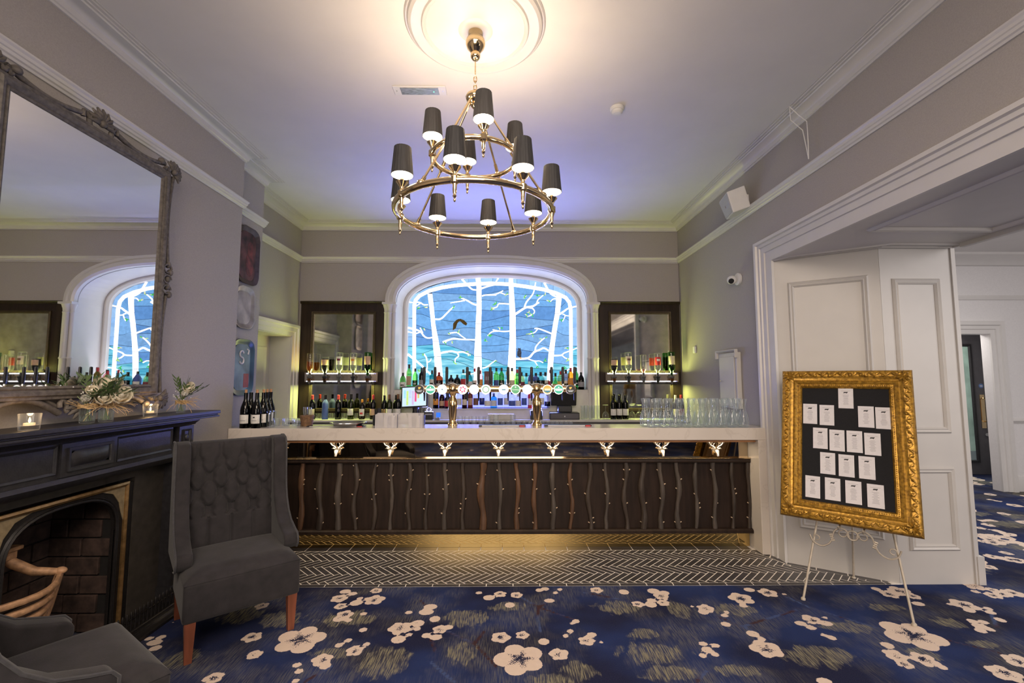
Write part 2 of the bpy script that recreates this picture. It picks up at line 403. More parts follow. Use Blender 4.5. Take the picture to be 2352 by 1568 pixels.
def carpet():
    xs = np.concatenate([np.linspace(-3.2, -2.45, 4), np.arange(-2.4, 4.6, 0.02), np.linspace(4.65, 9.4, 96)])
    ys = np.concatenate([np.linspace(YR-0.2, 1.3, 20), np.arange(1.34, 3.62, 0.02), np.linspace(3.65, 7.6, 120)])
    X, Y = np.meshgrid(xs, ys); n = X.size
    co = np.stack([X.ravel(), Y.ravel(), np.zeros(n)], 1)
    nx, ny = len(xs), len(ys)
    idx = np.arange(n).reshape(ny, nx)
    q = np.stack([idx[:-1, :-1], idx[:-1, 1:], idx[1:, 1:], idx[1:, :-1]], -1).reshape(-1, 4)
    me = bpy.data.meshes.new('floor'); me.from_pydata(co.tolist(), [], q.tolist())
    x, y = co[:, 0], co[:, 1]
    fl = np.full(n, 0.3); cen = np.full(n, 0.3); lf = np.full(n, -1.0); tw = np.full(n, 0.3)
    rr = np.random.RandomState(3)
    flowers = []
    for u, v, h in FL:
        p = at(u, v, 'z', 0); flowers.append((p.x, p.y, h*p.y/F))
    for k in range(120):
        fx, fy = rr.uniform(3.4, 8.5), rr.uniform(3.5, 7.2)
        for j in range(rr.randint(1, 4)): flowers.append((fx+rr.uniform(-.15, .15), fy+rr.uniform(-.15, .15), rr.uniform(0.03, 0.09)))
    for k in range(60): flowers.append((rr.uniform(-2.2, 4), rr.uniform(-3, 1.3), rr.uniform(0.03, 0.1)))
    for fx, fy, r in flowers:
        s = (abs(x-fx) < r*1.5+.1) & (abs(y-fy) < r*1.5+.1)
        if not s.any(): continue
        dx, dy = x[s]-fx, y[s]-fy
        a0 = rr.uniform(0, 6.28)
        if r > 0.045:
            d = np.full(dx.shape, 9.0)
            for j in range(5):
                a = a0+j*2*PI/5; pr = r*rr.uniform(.36, .44)
                d = np.minimum(d, np.hypot(dx-math.cos(a)*r*.58, dy-math.sin(a)*r*.58)-pr)
            d = np.minimum(d, np.hypot(dx, dy)-r*.45)
            an = np.arctan2(dy, dx)
            c = np.hypot(dx, dy)/r - 0.16*np.cos(an*5-a0*5+PI) - 0.06*np.cos(an*13)
            cen[s] = np.minimum(cen[s], np.where(d < 0, (c-.27)*.3, .3))
        else:
            ax = rr.uniform(.75, 1.1)
            d = np.hypot(dx*ax, dy)-r*.92
            if r > .022:
                c = np.hypot(dx-r*.3*math.cos(a0), dy-r*.3*math.sin(a0))/r
                cen[s] = np.minimum(cen[s], np.where(d < 0, (c-.08)*.3, .3))
        fl[s] = np.minimum(fl[s], d)
    for u, v, w, h in LF:
        p = at(u, v, 'z', 0); w = w*p.y/F; h = (at(u, v-h, 'z', 0).y-at(u, v+h, 'z', 0).y)/2
        lf = np.maximum(lf, 1-np.hypot((x-p.x)/w, (y-p.y)/h))
    for k in range(70):
        px, py = rr.uniform(2.9, 8.5), rr.uniform(3.4, 7.2)
        lf = np.maximum(lf, 1-np.hypot((x-px)/rr.uniform(.1, .3), (y-py)/rr.uniform(.08, .2)))
    for k in range(40):
        px, py = rr.uniform(-2, 3.3), rr.uniform(-3, 1.4)
        lf = np.maximum(lf, 1-np.hypot((x-px)/rr.uniform(.1, .3), (y-py)/rr.uniform(.08, .2)))
    for pl in TW:
        P = [at(u, v, 'z', 0) for u, v in pl]
        for a, b in zip(P, P[1:]):
            dx, dy = b.x-a.x, b.y-a.y
            t = np.clip(((x-a.x)*dx+(y-a.y)*dy)/(dx*dx+dy*dy), 0, 1)
            tw = np.minimum(tw, np.hypot(x-a.x-t*dx, y-a.y-t*dy)-.008)
    for nm, ar in (('flower', fl), ('heart', cen), ('leafmask', lf), ('twig', tw)):
        at_ = me.attributes.new(nm, 'FLOAT', 'POINT'); at_.data.foreach_set('value', ar.astype(np.float32))
    o = bpy.data.objects.new('floor', me); COL.objects.link(o)
    m, N, L, B = newmat('navy_blossom_carpet')
    tc = N.new('ShaderNodeTexCoord')
    def noise(scale, detail=3, st=(1, 1, 1), rot=0):
        mp = N.new('ShaderNodeMapping'); mp.inputs['Scale'].default_value = st; mp.inputs['Rotation'].default_value = (0, 0, rot)
        L.new(tc.outputs['Object'], mp.inputs[0])
        z = N.new('ShaderNodeTexNoise'); z.inputs['Scale'].default_value = scale; z.inputs['Detail'].default_value = detail
        L.new(mp.outputs[0], z.inputs['Vector']); return z.outputs['Fac']
    def attr(nm):
        a = N.new('ShaderNodeAttribute'); a.attribute_name = nm; return a.outputs['Fac']
    def math_(op, a, b=None, c=None):
        k = N.new('ShaderNodeMath'); k.operation = op
        for i, q_ in enumerate((a, b, c)):
            if q_ is None: continue
            if isinstance(q_, (int, float)): k.inputs[i].default_value = q_
            else: L.new(q_, k.inputs[i])
        return k.outputs[0]
    def step(val, lo, hi):      # 0 below lo, 1 above hi
        r = N.new('ShaderNodeMapRange'); r.inputs['From Min'].default_value = lo; r.inputs['From Max'].default_value = hi
        L.new(val, r.inputs['Value']); return r.outputs[0]
    def mix(f, a, b):
        k = N.new('ShaderNodeMix'); k.data_type = 'RGBA'
        L.new(f, k.inputs[0])
        for i, q_ in ((6, a), (7, b)):
            if isinstance(q_, tuple): k.inputs[i].default_value = q_
            else: L.new(q_, k.inputs[i])
        return k.outputs[2]
    col = mix(step(noise(1.6, 3), .40, .62), (0.013, 0.015, 0.043, 1), (0.020, 0.036, 0.122, 1))
    col = mix(math_('MULTIPLY', step(noise(260, 2), .48, .70), .45), col, (0.05, 0.055, 0.09, 1))
    # olive brush hatching in the leaf patches
    hatch = step(noise(210, 3, (1, 0.05, 1), 0.06), .46, .56)
    fray = math_('MULTIPLY_ADD', noise(22, 4, (1, .5, 1), .1), 1.7, -.9)
    lm = step(math_('ADD', attr('leafmask'), fray), .0, .25)
    faint = math_('MULTIPLY', step(noise(2.6, 4), .45, .62), .38)
    lm2 = math_('MULTIPLY', math_('MAXIMUM', lm, faint), math_('MULTIPLY_ADD', hatch, .85, .12))
    col = mix(math_('MULTIPLY', lm2, .85), col, (0.27, 0.245, 0.16, 1))
    tws = math_('SUBTRACT', 1.0, step(math_('MULTIPLY_ADD', noise(60), .012, attr('twig')), .004, .012))
    col = mix(math_('MULTIPLY', tws, .85), col, mix(step(noise(4), .45, .55), (0.055, 0.022, 0.018, 1), (0.06, 0.09, 0.2, 1)))
    edge = math_('MULTIPLY_ADD', noise(90, 2), .010, math_('SUBTRACT', attr('flower'), .005))
    fm = math_('SUBTRACT', 1.0, step(edge, -.0015, .0015))
    pet = mix(noise(40), (0.66, 0.53, 0.44, 1), (0.74, 0.60, 0.50, 1))
    col = mix(fm, col, pet)
    hm = math_('SUBTRACT', 1.0, step(math_('MULTIPLY_ADD', noise(150, 3), .42, math_('SUBTRACT', attr('heart'), .21)), -.006, .006))
    col = mix(math_('MULTIPLY', hm, fm), col, (0.022, 0.026, 0.06, 1))
    L.new(col, B.inputs['Base Color']); B.inputs['Roughness'].default_value = 0.95; B.inputs['Specular IOR Level'].default_value = 0.1
    bp = N.new('ShaderNodeBump'); bp.inputs['Strength'].default_value = 0.4; bp.inputs['Distance'].default_value = 0.004
    L.new(noise(350, 2), bp.inputs['Height']); L.new(bp.outputs[0], B.inputs['Normal'])
    me.materials.append(m)
    return struct(o, 'navy carpet printed with cream blossom and olive brush strokes')
floor_ = carpet()

# ceiling, walls
struct(MB().box(-3.3, XR+0.3, YR, YB+0.1, ZC, ZC+0.1).build('ceiling', M['ceil']), 'plain white plaster ceiling')
wl = MB()
FH0, FH1 = 2.115, 2.885          # the hearth opening in the chimney breast
wl.box(-3.4, XB, YR, FH0, 0, ZC).box(-3.4, XB, FH0, FH1, .955, ZC).box(-3.4, XB-.46, FH0, FH1, 0, .955).box(-3.4, XB, FH1, 4.0, 0, ZC)
wl.box(-3.4, XP, 4.0, 4.52, 0, ZC).box(-3.4, XL, 4.52, 4.62, 0, ZC)
wl.prism([(XL, 4.62), (XL, 5.72), (-3.4, 5.72), (-3.4, 4.62)], 2.03, ZC, XY)
wl.prism([(XL, 5.72), (XL, YB), (-3.4, YB), (-3.4, 5.72)], 0, ZC, XY)
wall_left = struct(wl.build('wall_left', M['wall']), 'grey papered wall with chimney breast')
# back wall with the arched niche cut out
def superarch(cx, hw, z0, rise, n=28, e=2.4):
    out = []
    for i in range(n+1):
        t = PI*(1-i/n); c, s = math.cos(t), math.sin(t)
        out.append((cx+hw*math.copysign(abs(c)**(2/e), c), z0+rise*abs(s)**(2/e)))
    return out
HW, Z0, RISE = 1.254, 2.48, 0.50
arch = superarch(NX, HW, Z0, RISE)
inner = [(NX-HW, 1.35)] + arch + [(NX+HW, 1.35)]
bw = MB()
outer = [(XL-0.1, 1.35), (XL-0.1, ZC+.05), (XR+0.1, ZC+.05), (XR+0.1, 1.35)]
loop = [(XL-0.1, 1.35), (XL-0.1, ZC+.05)]
# strips left, right, below and above the opening
def YP(y): return lambda a, b, d: (a, y+d, b)
bw.box(XL-.1, NX-HW, YB, YB+.16, 0, ZC+.05).box(NX+HW, XR+.1, YB, YB+.16, 0, ZC+.05).box(NX-HW, NX+HW, YB, YB+.16, 0, 1.35)
top = [(NX-HW, Z0)] + arch[1:-1] + [(NX+HW, Z0)]
for (a, b), (c, d) in zip(top, top[1:]):
    bw.prism([(a, b), (c, d), (c, ZC+.05), (a, ZC+.05)], 0, .16, YP(YB))
wall_back = struct(bw.build('wall_back', M['wall']), 'grey papered back wall behind the bar')
# niche lining
nl = MB()
for (a, b), (c, d) in zip(inner, inner[1:]):
    q = lambda x, z: (NX+(x-NX)*.9975, z if z < 1.4 else 1.35+(z-1.35)*.9975)
    (a, b), (c, d) = q(a, b), q(c, d)
    nl.add([(a, YB-.001, b), (c, YB-.001, d), (c, NG+.06, d), (a, NG+.06, b)], [(0, 1, 2, 3)])
nl.build('trim_1', M['trim'], normals=False, smooth=40); struct(bpy.data.objects['trim_1'], 'white lining of the arched niche')
struct(MB().box(NX-HW, NX+HW, YB-.03, NG+.06, 1.31, 1.35).build('trim_2', M['stone']), 'pale stone sill of the arched niche')
# frame round the glass
fr = MB().sweep([(NX-HW+.002, 1.35)] + superarch(NX, HW-.002, Z0, RISE) + [(NX+HW-.002, 1.35)], [(0, -.06), (-.035, -.07), (-.06, -.045), (-.065, 0)], lambda a, b, d: (a, NG+d, b))
struct(fr.build('trim_3', M['trim'], smooth=35), 'moulded white frame around the stained glass')
# arch moulding on the wall face
ap = [(0, 0), (0, -.055), (.03, -.07), (.085, -.055), (.10, -.065), (.135, -.06), (.145, -.035), (.145, 0)]
am = MB().sweep(arch, ap, YP(YB))
struct(am.build('trim_4', M['trim'], smooth=35), 'white moulded arch over the niche')
# clustered shafts with capitals at both sides of the niche
for k, sx in enumerate((-1, 1)):
    c = MB()
    x0 = NX+sx*(HW+.072)
    for dx, dy, r in ((-.05, -.03, .026), (0, -.052, .03), (.05, -.03, .026)):
        c.lathe([(r, 0.98), (r, 1.74), (r*1.25, 1.75), (r*1.25, 1.765), (r, 1.775), (r, 2.34), (r*1.2, 2.35), (r, 2.365), (r*1.1, 2.40), (r*1.7, 2.455)], 14, cx=x0+dx, cy=YB+dy)
    c.box(x0-.09, x0+.09, YB-.10, YB+.01, 2.455, 2.485).box(x0-.075, x0+.075, YB-.03, YB+.01, .98, 2.46)
    struct(c.build('trim_%d' % (5+k), M['trim'], smooth=40), 'white clustered shaft %s of the niche' % ('left' if sx < 0 else 'right'))

# right wall, splayed jamb, pillar, lintel
rw = MB().prism([(XR, YB+.1), (XR, 3.80), (2.87, 3.41), (3.42, 3.41), (3.42, 6.09), (3.42, YB+.3)], 0, ZC, XY)
wall_right = struct(rw.build('wall_right', M['wall']), 'grey papered wall right of the bar')
lt = MB().prism([(XR, YR), (3.42, YR), (3.42, 3.41), (2.87, 3.41), (XR, 3.80)], 2.515, ZC, XY)
struct(lt.build('wall_lintel', M['wall']), 'grey papered wall above the wide opening')
# white skins with panel mouldings on jamb, pillar, soffit
JA, JB = Vector((XR, 3.80)), Vector((2.87, 3.41))
jd = (JB-JA).normalized(); jn = Vector((jd.y, -jd.x)); jl = (JB-JA).length
def jam(a, b, d): q = JA+jd*a+jn*d; return (q.x, q.y, b)
BEAD = [(0, 0), (0, .006), (.012, .020), (.026, .012), (.034, .018), (.046, .004), (.046, 0)]
sk = MB().prism([(0, 0), (jl, 0), (jl, 2.515), (0, 2.515)], 0, .006, jam)
sk.sweep([(.10, .30), (jl-.07, .30), (jl-.07, .83), (.10, .83)], BEAD, lambda a, b, d: jam(a, b, d+.006), closed=True)
sk.sweep([(.10, .98), (jl-.07, .98), (jl-.07, 2.30), (.10, 2.30)], BEAD, lambda a, b, d: jam(a, b, d+.006), closed=True)
struct(sk.build('trim_7', M['panelwhite'], smooth=30), 'white panelled splayed jamb of the opening')
pf = lambda a, b, d: (a, 3.41-d, b)
pk = MB().prism([(2.868, 0), (3.42, 0), (3.42, 2.515), (2.868, 2.515)], 0, .006, pf)
pf2 = lambda a, b, d: (a, 3.404-d, b)
for x0, x1, u0, u1 in ((0, 0, 640, 995), (0, 0, 1072, 1265)):
    a = at(1945, u1, 'y', 3.4); b = at(2190, u0, 'y', 3.4)
    pk.sweep([(2.955, a.z), (3.325, a.z), (3.325, b.z), (2.955, b.z)], BEAD, pf2, closed=True)
pk.box(3.421, 3.452, 3.392, 3.47, 0, 2.515).box(3.435, 3.485, 3.385, 3.485, 0, .20)
struct(pk.build('trim_8', M['panelwhite'], smooth=30), 'white panelled pillar face beside the next room')
so = MB().prism([(XR, YR), (3.42, YR), (3.42, 3.41), (2.87, 3.41), (XR, 3.80)], 2.505, 2.515, XY)
sf = lambda a, b, d: (a, b, 2.505-d)
so.sweep([(2.44, 2.98), (2.44, .3), (3.30, .3), (3.30, 2.98)], BEAD, sf, closed=True)
so.sweep([(XR+.01, 3.74), (2.86, 3.36), (3.41, 3.36), (3.41, 3.30), (2.88, 3.30), (XR+.06, 3.66)], [(0, 0), (0, .01), (.012, .012), (.02, 0)], sf, closed=True)
so.sweep([(3.38, -3), (3.38, 3.28)], [(0, 0), (.0, .03), (-.04, .03), (-.05, 0)], sf)
struct(so.build('trim_9', M['panelwhite'], smooth=30), 'white panelled soffit of the wide opening')
# stepped architrave
AR = [(0, 0), (0, .022), (.085, .022), (.088, .034), (.135, .034), (.14, .046), (.165, .046), (.172, .062), (.195, .066), (.20, .05), (.205, 0)]
arv = MB().sweep([(YR, 2.505), (3.785, 2.505), (3.785, 0)], AR, lambda a, b, d: (XR-d, a, b))
struct(arv.build('trim_10', M['trim'], smooth=30), 'stepped white architrave around the wide opening')

# cornice and picture rail follow every break of the walls
PATH = [(XR, YR), (XR, YB), (XL, YB), (XL, 4.52), (XP, 4.52), (XP, 4.0), (XB, 4.0), (XB, YR)]
CORN = [(0, -.105), (.012, -.105), (.014, -.092), (.022, -.088), (.030, -.06), (.055, -.036), (.085, -.026), (.09, -.018), (.105, -.018), (.107, -.010), (.125, -.010), (.127, -.003), (.14, -.003), (.14, 0)]
struct(MB().sweep(PATH, [(w, ZC+d) for w, d in CORN], XY).build('trim_11', M['trim'], smooth=30), 'white plaster cornice')
RAIL = [(0, 3.022), (.010, 3.022), (.014, 3.034), (.022, 3.040), (.024, 3.055), (.030, 3.060), (.032, 3.075), (.040, 3.085), (.040, 3.095), (0, 3.098)]
struct(MB().sweep(PATH, RAIL, XY).build('trim_12', M['trim'], smooth=30), 'white picture rail')
struct(MB().sweep([(XB, YR), (XB, 1.35)][::-1], [(0, 0), (.02, 0), (.02, .16), (.012, .18), (0, .18)], XY).build('baseboard_left', M['trim']), 'white baseboard')
# wall behind the camera
rb = MB().box(-3.4, -2.0, YR-.12, YR, 0, ZC).box(1.5, 3.5, YR-.12, YR, 0, ZC).box(-2.0, 1.5, YR-.12, YR, 0, .55).box(-2.0, 1.5, YR-.12, YR, 3.1, ZC)
struct(rb.build('wall_rear', M['wall']), 'grey papered wall behind the viewer')

# service door in the left wall
dr = MB().box(-3.03, -2.985, 4.62, 5.72, 0, 2.03)
DP = lambda a, b, d: (-2.985+d, a, b)
for y0, y1 in ((4.72, 5.14), (5.24, 5.62)):
    for z0, z1 in ((.2, .85), (.98, 1.17), (1.28, 1.88)):
        dr.sweep([(y0, z0), (y1, z0), (y1, z1), (y0, z1)], [(0, 0), (0, .012), (.02, .004), (.03, 0)], DP, closed=True)
d1 = struct(dr.build('door_1', M['panelwhite'], smooth=30), 'white panelled service door left of the back bar')
dj = MB().box(-2.99, XL, 5.715, 5.725, 0, 2.035).box(-2.99, XL, 4.615, 4.625, 0, 2.035).box(-2.99, XL, 4.62, 5.72, 2.02, 2.035)
dj.sweep([(4.62, 0), (4.62, 2.03), (5.72, 2.03), (5.72, 0)], [(0, 0), (0, .02), (.05, .022), (.055, .034), (.10, .036), (.11, .052), (.14, .052), (.145, 0)], lambda a, b, d: (XL+d, a, b))
struct(dj.build('trim_13', M['trim'], smooth=30), 'stepped white architrave of the service door')

# ---- next room
fw = MB().box(3.42, 5.55, 6.09, 6.2, 0, 3.3).box(6.575, 9.4, 6.09, 6.2, 0, 3.3).box(5.55, 6.575, 6.09, 6.2, 2.1, 3.3)
fw.box(9.3, 9.4, YR, 6.2, 0, 3.3)
struct(fw.build('wall_far', M['farwall']), 'pale wall of the next room')
struct(MB().box(3.42, 9.4, YR, 6.2, 3.2, 3.3).build('ceiling_far', M['ceil']), 'white ceiling of the next room')
ff = lambda a, b, d: (a, 6.09-d, b)
t = MB()
t.sweep([(9.3, 3.2), (3.42, 3.2)], [(0, 0), (0, .16), (.03, .15), (.08, .07), (.13, .04), (.15, .03), (.16, 0)], ff)
t.sweep([(9.3, 2.63), (3.42, 2.63)], [(0, 0), (0, .02), (.03, .03), (.06, .02), (.06, 0)], ff)
t.sweep([(9.3, .96), (6.755, .96)], [(0, 0), (0, .015), (.03, .03), (.06, .015), (.06, 0)], ff)
t.sweep([(9.3, .205), (6.755, .205)], [(0, 0), (.01, .012), (.05, .025), (.205, .025), (.205, 0)], ff)
struct(t.build('trim_14', M['trim'], smooth=30), 'white cornice, rails and skirting of the next room')
struct(MB().sweep([(5.55, 0), (5.55, 2.1), (6.575, 2.1), (6.575, 0)], [(0, 0), (0, .025), (.06, .025), (.065, .04), (.11, .04), (.12, .06), (.17, .06), (.18, 0)], ff).build('trim_15', M['trim'], smooth=30), 'stepped white door surround in the next room')
lob = MB().box(5.4, 5.55, 6.2, 7.6, 0, 2.4).box(8.3, 8.4, 6.2, 7.6, 0, 2.4).box(5.4, 8.4, 6.2, 7.6, 2.3, 2.4)
struct(lob.build('wall_lobby', M['farwall']), 'pale lobby walls behind the far doorway')
# far door, dark grey with a glass light
fd = thing('door_2', None, None, (6.6, 7.12, 0)); struct(fd, 'dark grey door with long glass panel and brass handle')
D = lambda u, v: at(u, v, 'y', 7.1)
xr, xg0, xg1 = D(2279, 900).x, D(2205, 900).x, D(2238, 900).x
zt, zg0, zg1 = D(2240, 762).z, D(2240, 1062).z, D(2240, 790).z
xl = xg0-.5
b = MB().box(xl-.1, xg0-.3, 7.1, 7.15, 0.01, zt).box(xg1, xr, 7.1, 7.15, 0.01, zt).box(xg0-.3, xg1, 7.1, 7.15, 0.01, zg0).box(xg0-.3, xg1, 7.1, 7.15, zg1, zt)
b.build('door_leaf', M['darkgrey'], fd, world=True)
MB().sweep([(xg0-.3, zg0), (xg1, zg0), (xg1, zg1), (xg0-.3, zg1)], [(0, 0), (0, .012), (.03, .012), (.04, -.01)], lambda a, b, d: (a, 7.1-d, b), closed=True).build('glazing_bead', M['blackwood'], fd, world=True)
MB().box(xg0-.3, xg1, 7.12, 7.13, zg0, zg1).build('glass_pane', M['pane'], fd, world=True)
h = D(2257, 945)
hb = MB().box(h.x-.035, h.x+.035, 7.09, 7.1, D(2257, 983).z, D(2257, 906).z)
hb.tube([(h.x+.012, 7.085, D(0, 970).z), (h.x+.012, 7.04, D(0, 968).z), (h.x+.012, 7.04, D(0, 918).z), (h.x+.012, 7.085, D(0, 915).z)], .012, 8)
hb.build('door_handle', M['gold'], fd, world=True, smooth=40)
k = D(2266, 998)
MB().lathe([(.028, 0), (.028, .012), (.02, .016)], 14, M=Matrix.Translation((k.x, 7.1, k.z)) @ Matrix.Rotation(PI/2, 4, 'X')).build('lock_escutcheon', M['steel'], fd, world=True)
s = D(2253, 886)
M['signblue'] = mat('blue_sign', (0.10, 0.19, 0.42), 0.5, var=0.05)
sg = MB().lathe([(.036, 0), (.036, .003)], 20, M=Matrix.Translation((s.x, 7.1, s.z)) @ Matrix.Rotation(PI/2, 4, 'X')).build('round_notice', M['signblue'], fd, world=True)
MB().box(s.x-.022, s.x+.022, 7.0955, 7.0965, s.z+.006, s.z+.012).box(s.x-.018, s.x+.018, 7.0955, 7.0965, s.z-.004, s.z+.001).box(s.x-.022, s.x+.022, 7.0955, 7.0965, s.z-.014, s.z-.009).build('notice_print', M['paper'], fd, world=True)
struct(MB().box(xr, 8.3, 7.1, 7.2, 0, 2.4).box(5.4, xr, 7.1, 7.2, zt, 2.4).box(5.4, xl-.1, 7.1, 7.2, 0, zt).build('wall_lobby_end', M['farwall']), 'pale lobby wall around the far door')

# added lamps: strip standing for the niche spots, blue fill boosting the light panel
area('niche_sill_light', (NX, 6.22, 1.365), (NX, 6.10, 3.0), 2.3, .05, 9, (.92, .86, .98))
area('blue_ceiling_fill', (NX, 5.872, 1.342), (NX, 5.05, 3.5), 1.8, .02, 15, (.24, .27, 1.0), math.radians(85))  # added; carries the panel's blue up to the ceiling

area('lobby_fill', (6.4, 6.65, 2.28), (6.4, 6.65, 0), .5, .5, 14, (1.0, .95, .9))  # fill added so the far doorway is not black
struct(MB().box(5.0, 10.5, 9.4, 9.5, 0, 3.2).build('outside_backdrop', mat('pale_backdrop', (.62, .68, .62), .8, var=.35, scale=2.5)), 'added pale backdrop outside the far door')  # backdrop added so the door glass looks bright
area('outdoor_daylight', (7.6, 8.3, 2.9), (7.9, 9.4, 1.3), 2.4, 1.0, 70, (.92, 1.0, .97))
area('blue_counter_fill', (NX, 5.732, 1.10), (NX, 4.2, 1.02), 1.7, .015, 20, (.20, .24, 1.0))  # added blue fill that tints the glasses and counter
# ------------------------------------------------------------------ tiled apron in front of the bar
def clip(poly, reg):
    out = poly
    for i in range(len(reg)):
        (ax, ay), (bx, by) = reg[i], reg[(i+1) % len(reg)]
        side = lambda p: (bx-ax)*(p[1]-ay)-(by-ay)*(p[0]-ax)
        src, out = out, []
        for k in range(len(src)):
            p, q = src[k], src[(k+1) % len(src)]
            sp, sq = side(p), side(q)
            if sp >= 0: out.append(p)
            if sp*sq < 0:
                t = sp/(sp-sq); out.append((p[0]+t*(q[0]-p[0]), p[1]+t*(q[1]-p[1])))
        if len(out) < 3: return []
    return out
def parea(p): return abs(sum(p[i][0]*p[(i+1) % len(p)][1]-p[(i+1) % len(p)][0]*p[i][1] for i in range(len(p))))/2
TB = MB().prism([(XB, 3.402), (2.880, 3.402), (XR, 3.802), (XR, 4.3), (XB, 4.3)], 0.0005, .0066, XY).build('floor_tiling', M['grout'])
struct(TB, 'cream grouted tile apron in front of the bar')
REGA = [(XB, 3.434), (2.728, 3.434), (1.777, 4.062), (XB, 4.062)]
REGA = [(XB, 3.434), (2.728, 3.434), (2.728-.952*1.0, 3.434+.626), (XB, 3.434+.626)]
REGB = [(XB, 3.434), (2.386, 3.434), (2.11, 4.062), (XB, 4.062)]
TL, TWD, GR = .187, .0467, .0068
def rot(p, q): return ((p+q)/math.sqrt(2)+.008, (q-p)/math.sqrt(2)+3.98)
tiles = []
for i in range(-70, 70):
    for j in range(-6, 6):
        ox, oy = i*TWD-j*TL, i*TWD+j*TL
        for (w, h, ax, ay) in ((TL, TWD, 0, 0), (TWD, TL, 0, TWD)):
            q = [rot(ox+ax+a, oy+ay+b) for a, b in ((GR/2, GR/2), (w-GR/2, GR/2), (w-GR/2, h-GR/2), (GR/2, h-GR/2))]
            if max(p[0] for p in q) < XB or min(p[0] for p in q) > 2.8 or max(p[1] for p in q) < 3.43 or min(p[1] for p in q) > 4.07: continue
            yc_ = sum(p[1] for p in q)/4
            c = clip(q, REGA if yc_ < 3.75 else REGB)
            if len(c) >= 3 and parea(c) > .0003: tiles.append(c)
x0 = at(1117, 1344, 'z', 0).x
border = []
n0 = math.floor((XB-x0)/.194)
for k in range(n0, 30):
    a, b = x0+k*.194, x0+(k+1)*.194
    a, b = max(a, XB), min(b, 2.80)
    if b-a > .02: border.append([(a+GR/2, 3.3985), (b-GR/2, 3.3985), (b-GR/2, 3.430), (a+GR/2, 3.430)])
x1 = at(1104, 1262, 'z', 0).x
for k in range(-14, 14):
    a, b = max(x1+k*.19, XB), min(x1+(k+1)*.19, 2.14)
    if b-a > .02: border.append([(a+GR/2, 4.068), (b-GR/2, 4.068), (b-GR/2, 4.15), (a+GR/2, 4.15)])
for k in range(4):
    a, b = k*.2, min((k+1)*.2, jl+.03)
    o = [JA+jd*(a+GR/2)+jn*.008, JA+jd*(b-GR/2)+jn*.008, JA+jd*(b-GR/2)+jn*.055, JA+jd*(a+GR/2)+jn*.055]
    p = clip([(v.x, v.y) for v in o][::-1], [(XB, 3.434), (3, 3.434), (3, 5), (XB, 5)]) or clip([(v.x, v.y) for v in o], [(XB, 3.434), (3, 3.434), (3, 5), (XB, 5)])
    if p: border.append(p)
border.append([(2.255, 3.76), (2.275, 3.81), (2.235, 3.94), (2.195, 3.885)])
border.append([(2.19, 3.895), (2.23, 3.945), (2.165, 4.06), (2.118, 4.06)])
def seen(c):
    x = sum(p[0] for p in c)/len(c); y = sum(p[1] for p in c)/len(c)
    return x > -1.75-(y-3.4)*.35
tiles += border
tiles.sort(key=lambda c: (not seen(c), -parea(c)))
rest = MB()
for k, c in enumerate(tiles):
    if k < 298:
        MB().prism(c, .004, .0072+R.uniform(-.0002, .0003), XY).build('tile', M['tile'], TB)
    else:
        rest.prism(c, .004, .0072, XY)
tag(rest.build('tile_remainder', M['tile'], TB), kind='stuff')

# ------------------------------------------------------------------ the bar counter
BC = thing('bar_counter', 'long pale marble bar counter with stag-head hooks and branch-clad dark front', 'bar', (0, 4.1, 0))
XE = 2.25
MB().box(XB+.002, XE, 3.945, 4.285, .966, 1.07).build('worktop', M['marble'], BC, True, bevel=.004)
MB().box(2.168, XE, 3.945, 4.285, .008, .9655).build('end_leg', M['marble'], BC, True, bevel=.003)
M['ledwood'] = mat('oiled_oak_edge', (0.42, 0.20, 0.085), 0.4, var=0.3, scale=20, stretch=(.15, 1, 1))
MB().box(XB+.004, 2.166, 3.985, 4.11, .944, .9655).build('timber_edge', M['ledwood'], BC, True)
us = [at(u, 1030, 'y', 4.12).x for u in (952, 1339)]
for a, b in ((XB+.004, us[0]), (us[0], us[1]), (us[1], 2.166)):
    MB().box(a+.001, b-.001, 4.118, 4.126, .792, .944).build('mirror_panel', M['bronzemirror'], BC, True)
MB().box(XB+.004, 2.166, 4.126, 4.15, .15, .95).box(XB+.004, 2.166, 4.165, 4.28, .009, .95).build('front_panel', M['darkwood'], BC, True)
tr = MB().prism([(4.118, .752), (4.082, .752), (4.078, .762), (4.084, .786), (4.118, .790)], XB+.004, 2.166, lambda a, b, d: (d, a, b))
tr.build('top_rail', M['darkwood'], BC, True)
MB().box(XB+.004, 2.166, 4.070, 4.118, .786, .7925).build('top_rail_capping', M['gold'], BC, True, bevel=.002)
MB().prism([(4.126, .142), (4.075, .142), (4.075, .165), (4.088, .176), (4.126, .178)], XB+.004, 2.180, lambda a, b, d: (d, a, b)).build('bottom_rail', M['darkwood'], BC, True)
us = [at(u, 1240, 'y', 4.15).x for u in (1148,)]
for a, b in ((XB+.004, us[0]), (us[0], 2.166)):
    MB().box(a, b-.0008, 4.148, 4.156, .008, .150).build('kick_plate', M['kick'], BC, True)
SW = [mat('branch_bark_%s' % n, c, .5, var=.4, scale=40, stretch=(1, 1, .1), bump=.2) for n, c in (('dark', (.035, .024, .018)), ('brown', (.085, .042, .022)), ('grey', (.055, .043, .036)))]
M['cutwood'] = mat('pale_cut_twig', (.50, .38, .27), .6, var=.2)
SU = [630, 650, 691, 734, 776, 815, 858, 898, 938, 979, 1022, 1063, 1107, 1148, 1188, 1228, 1270, 1312, 1354, 1394, 1437, 1477, 1520, 1558, 1600, 1643, 1685, 1722]
SK = {2: 1, 4: 2, 12: 1, 14: 1, 15: 1, 17: 1, 22: 2, 23: 2, 24: 2}
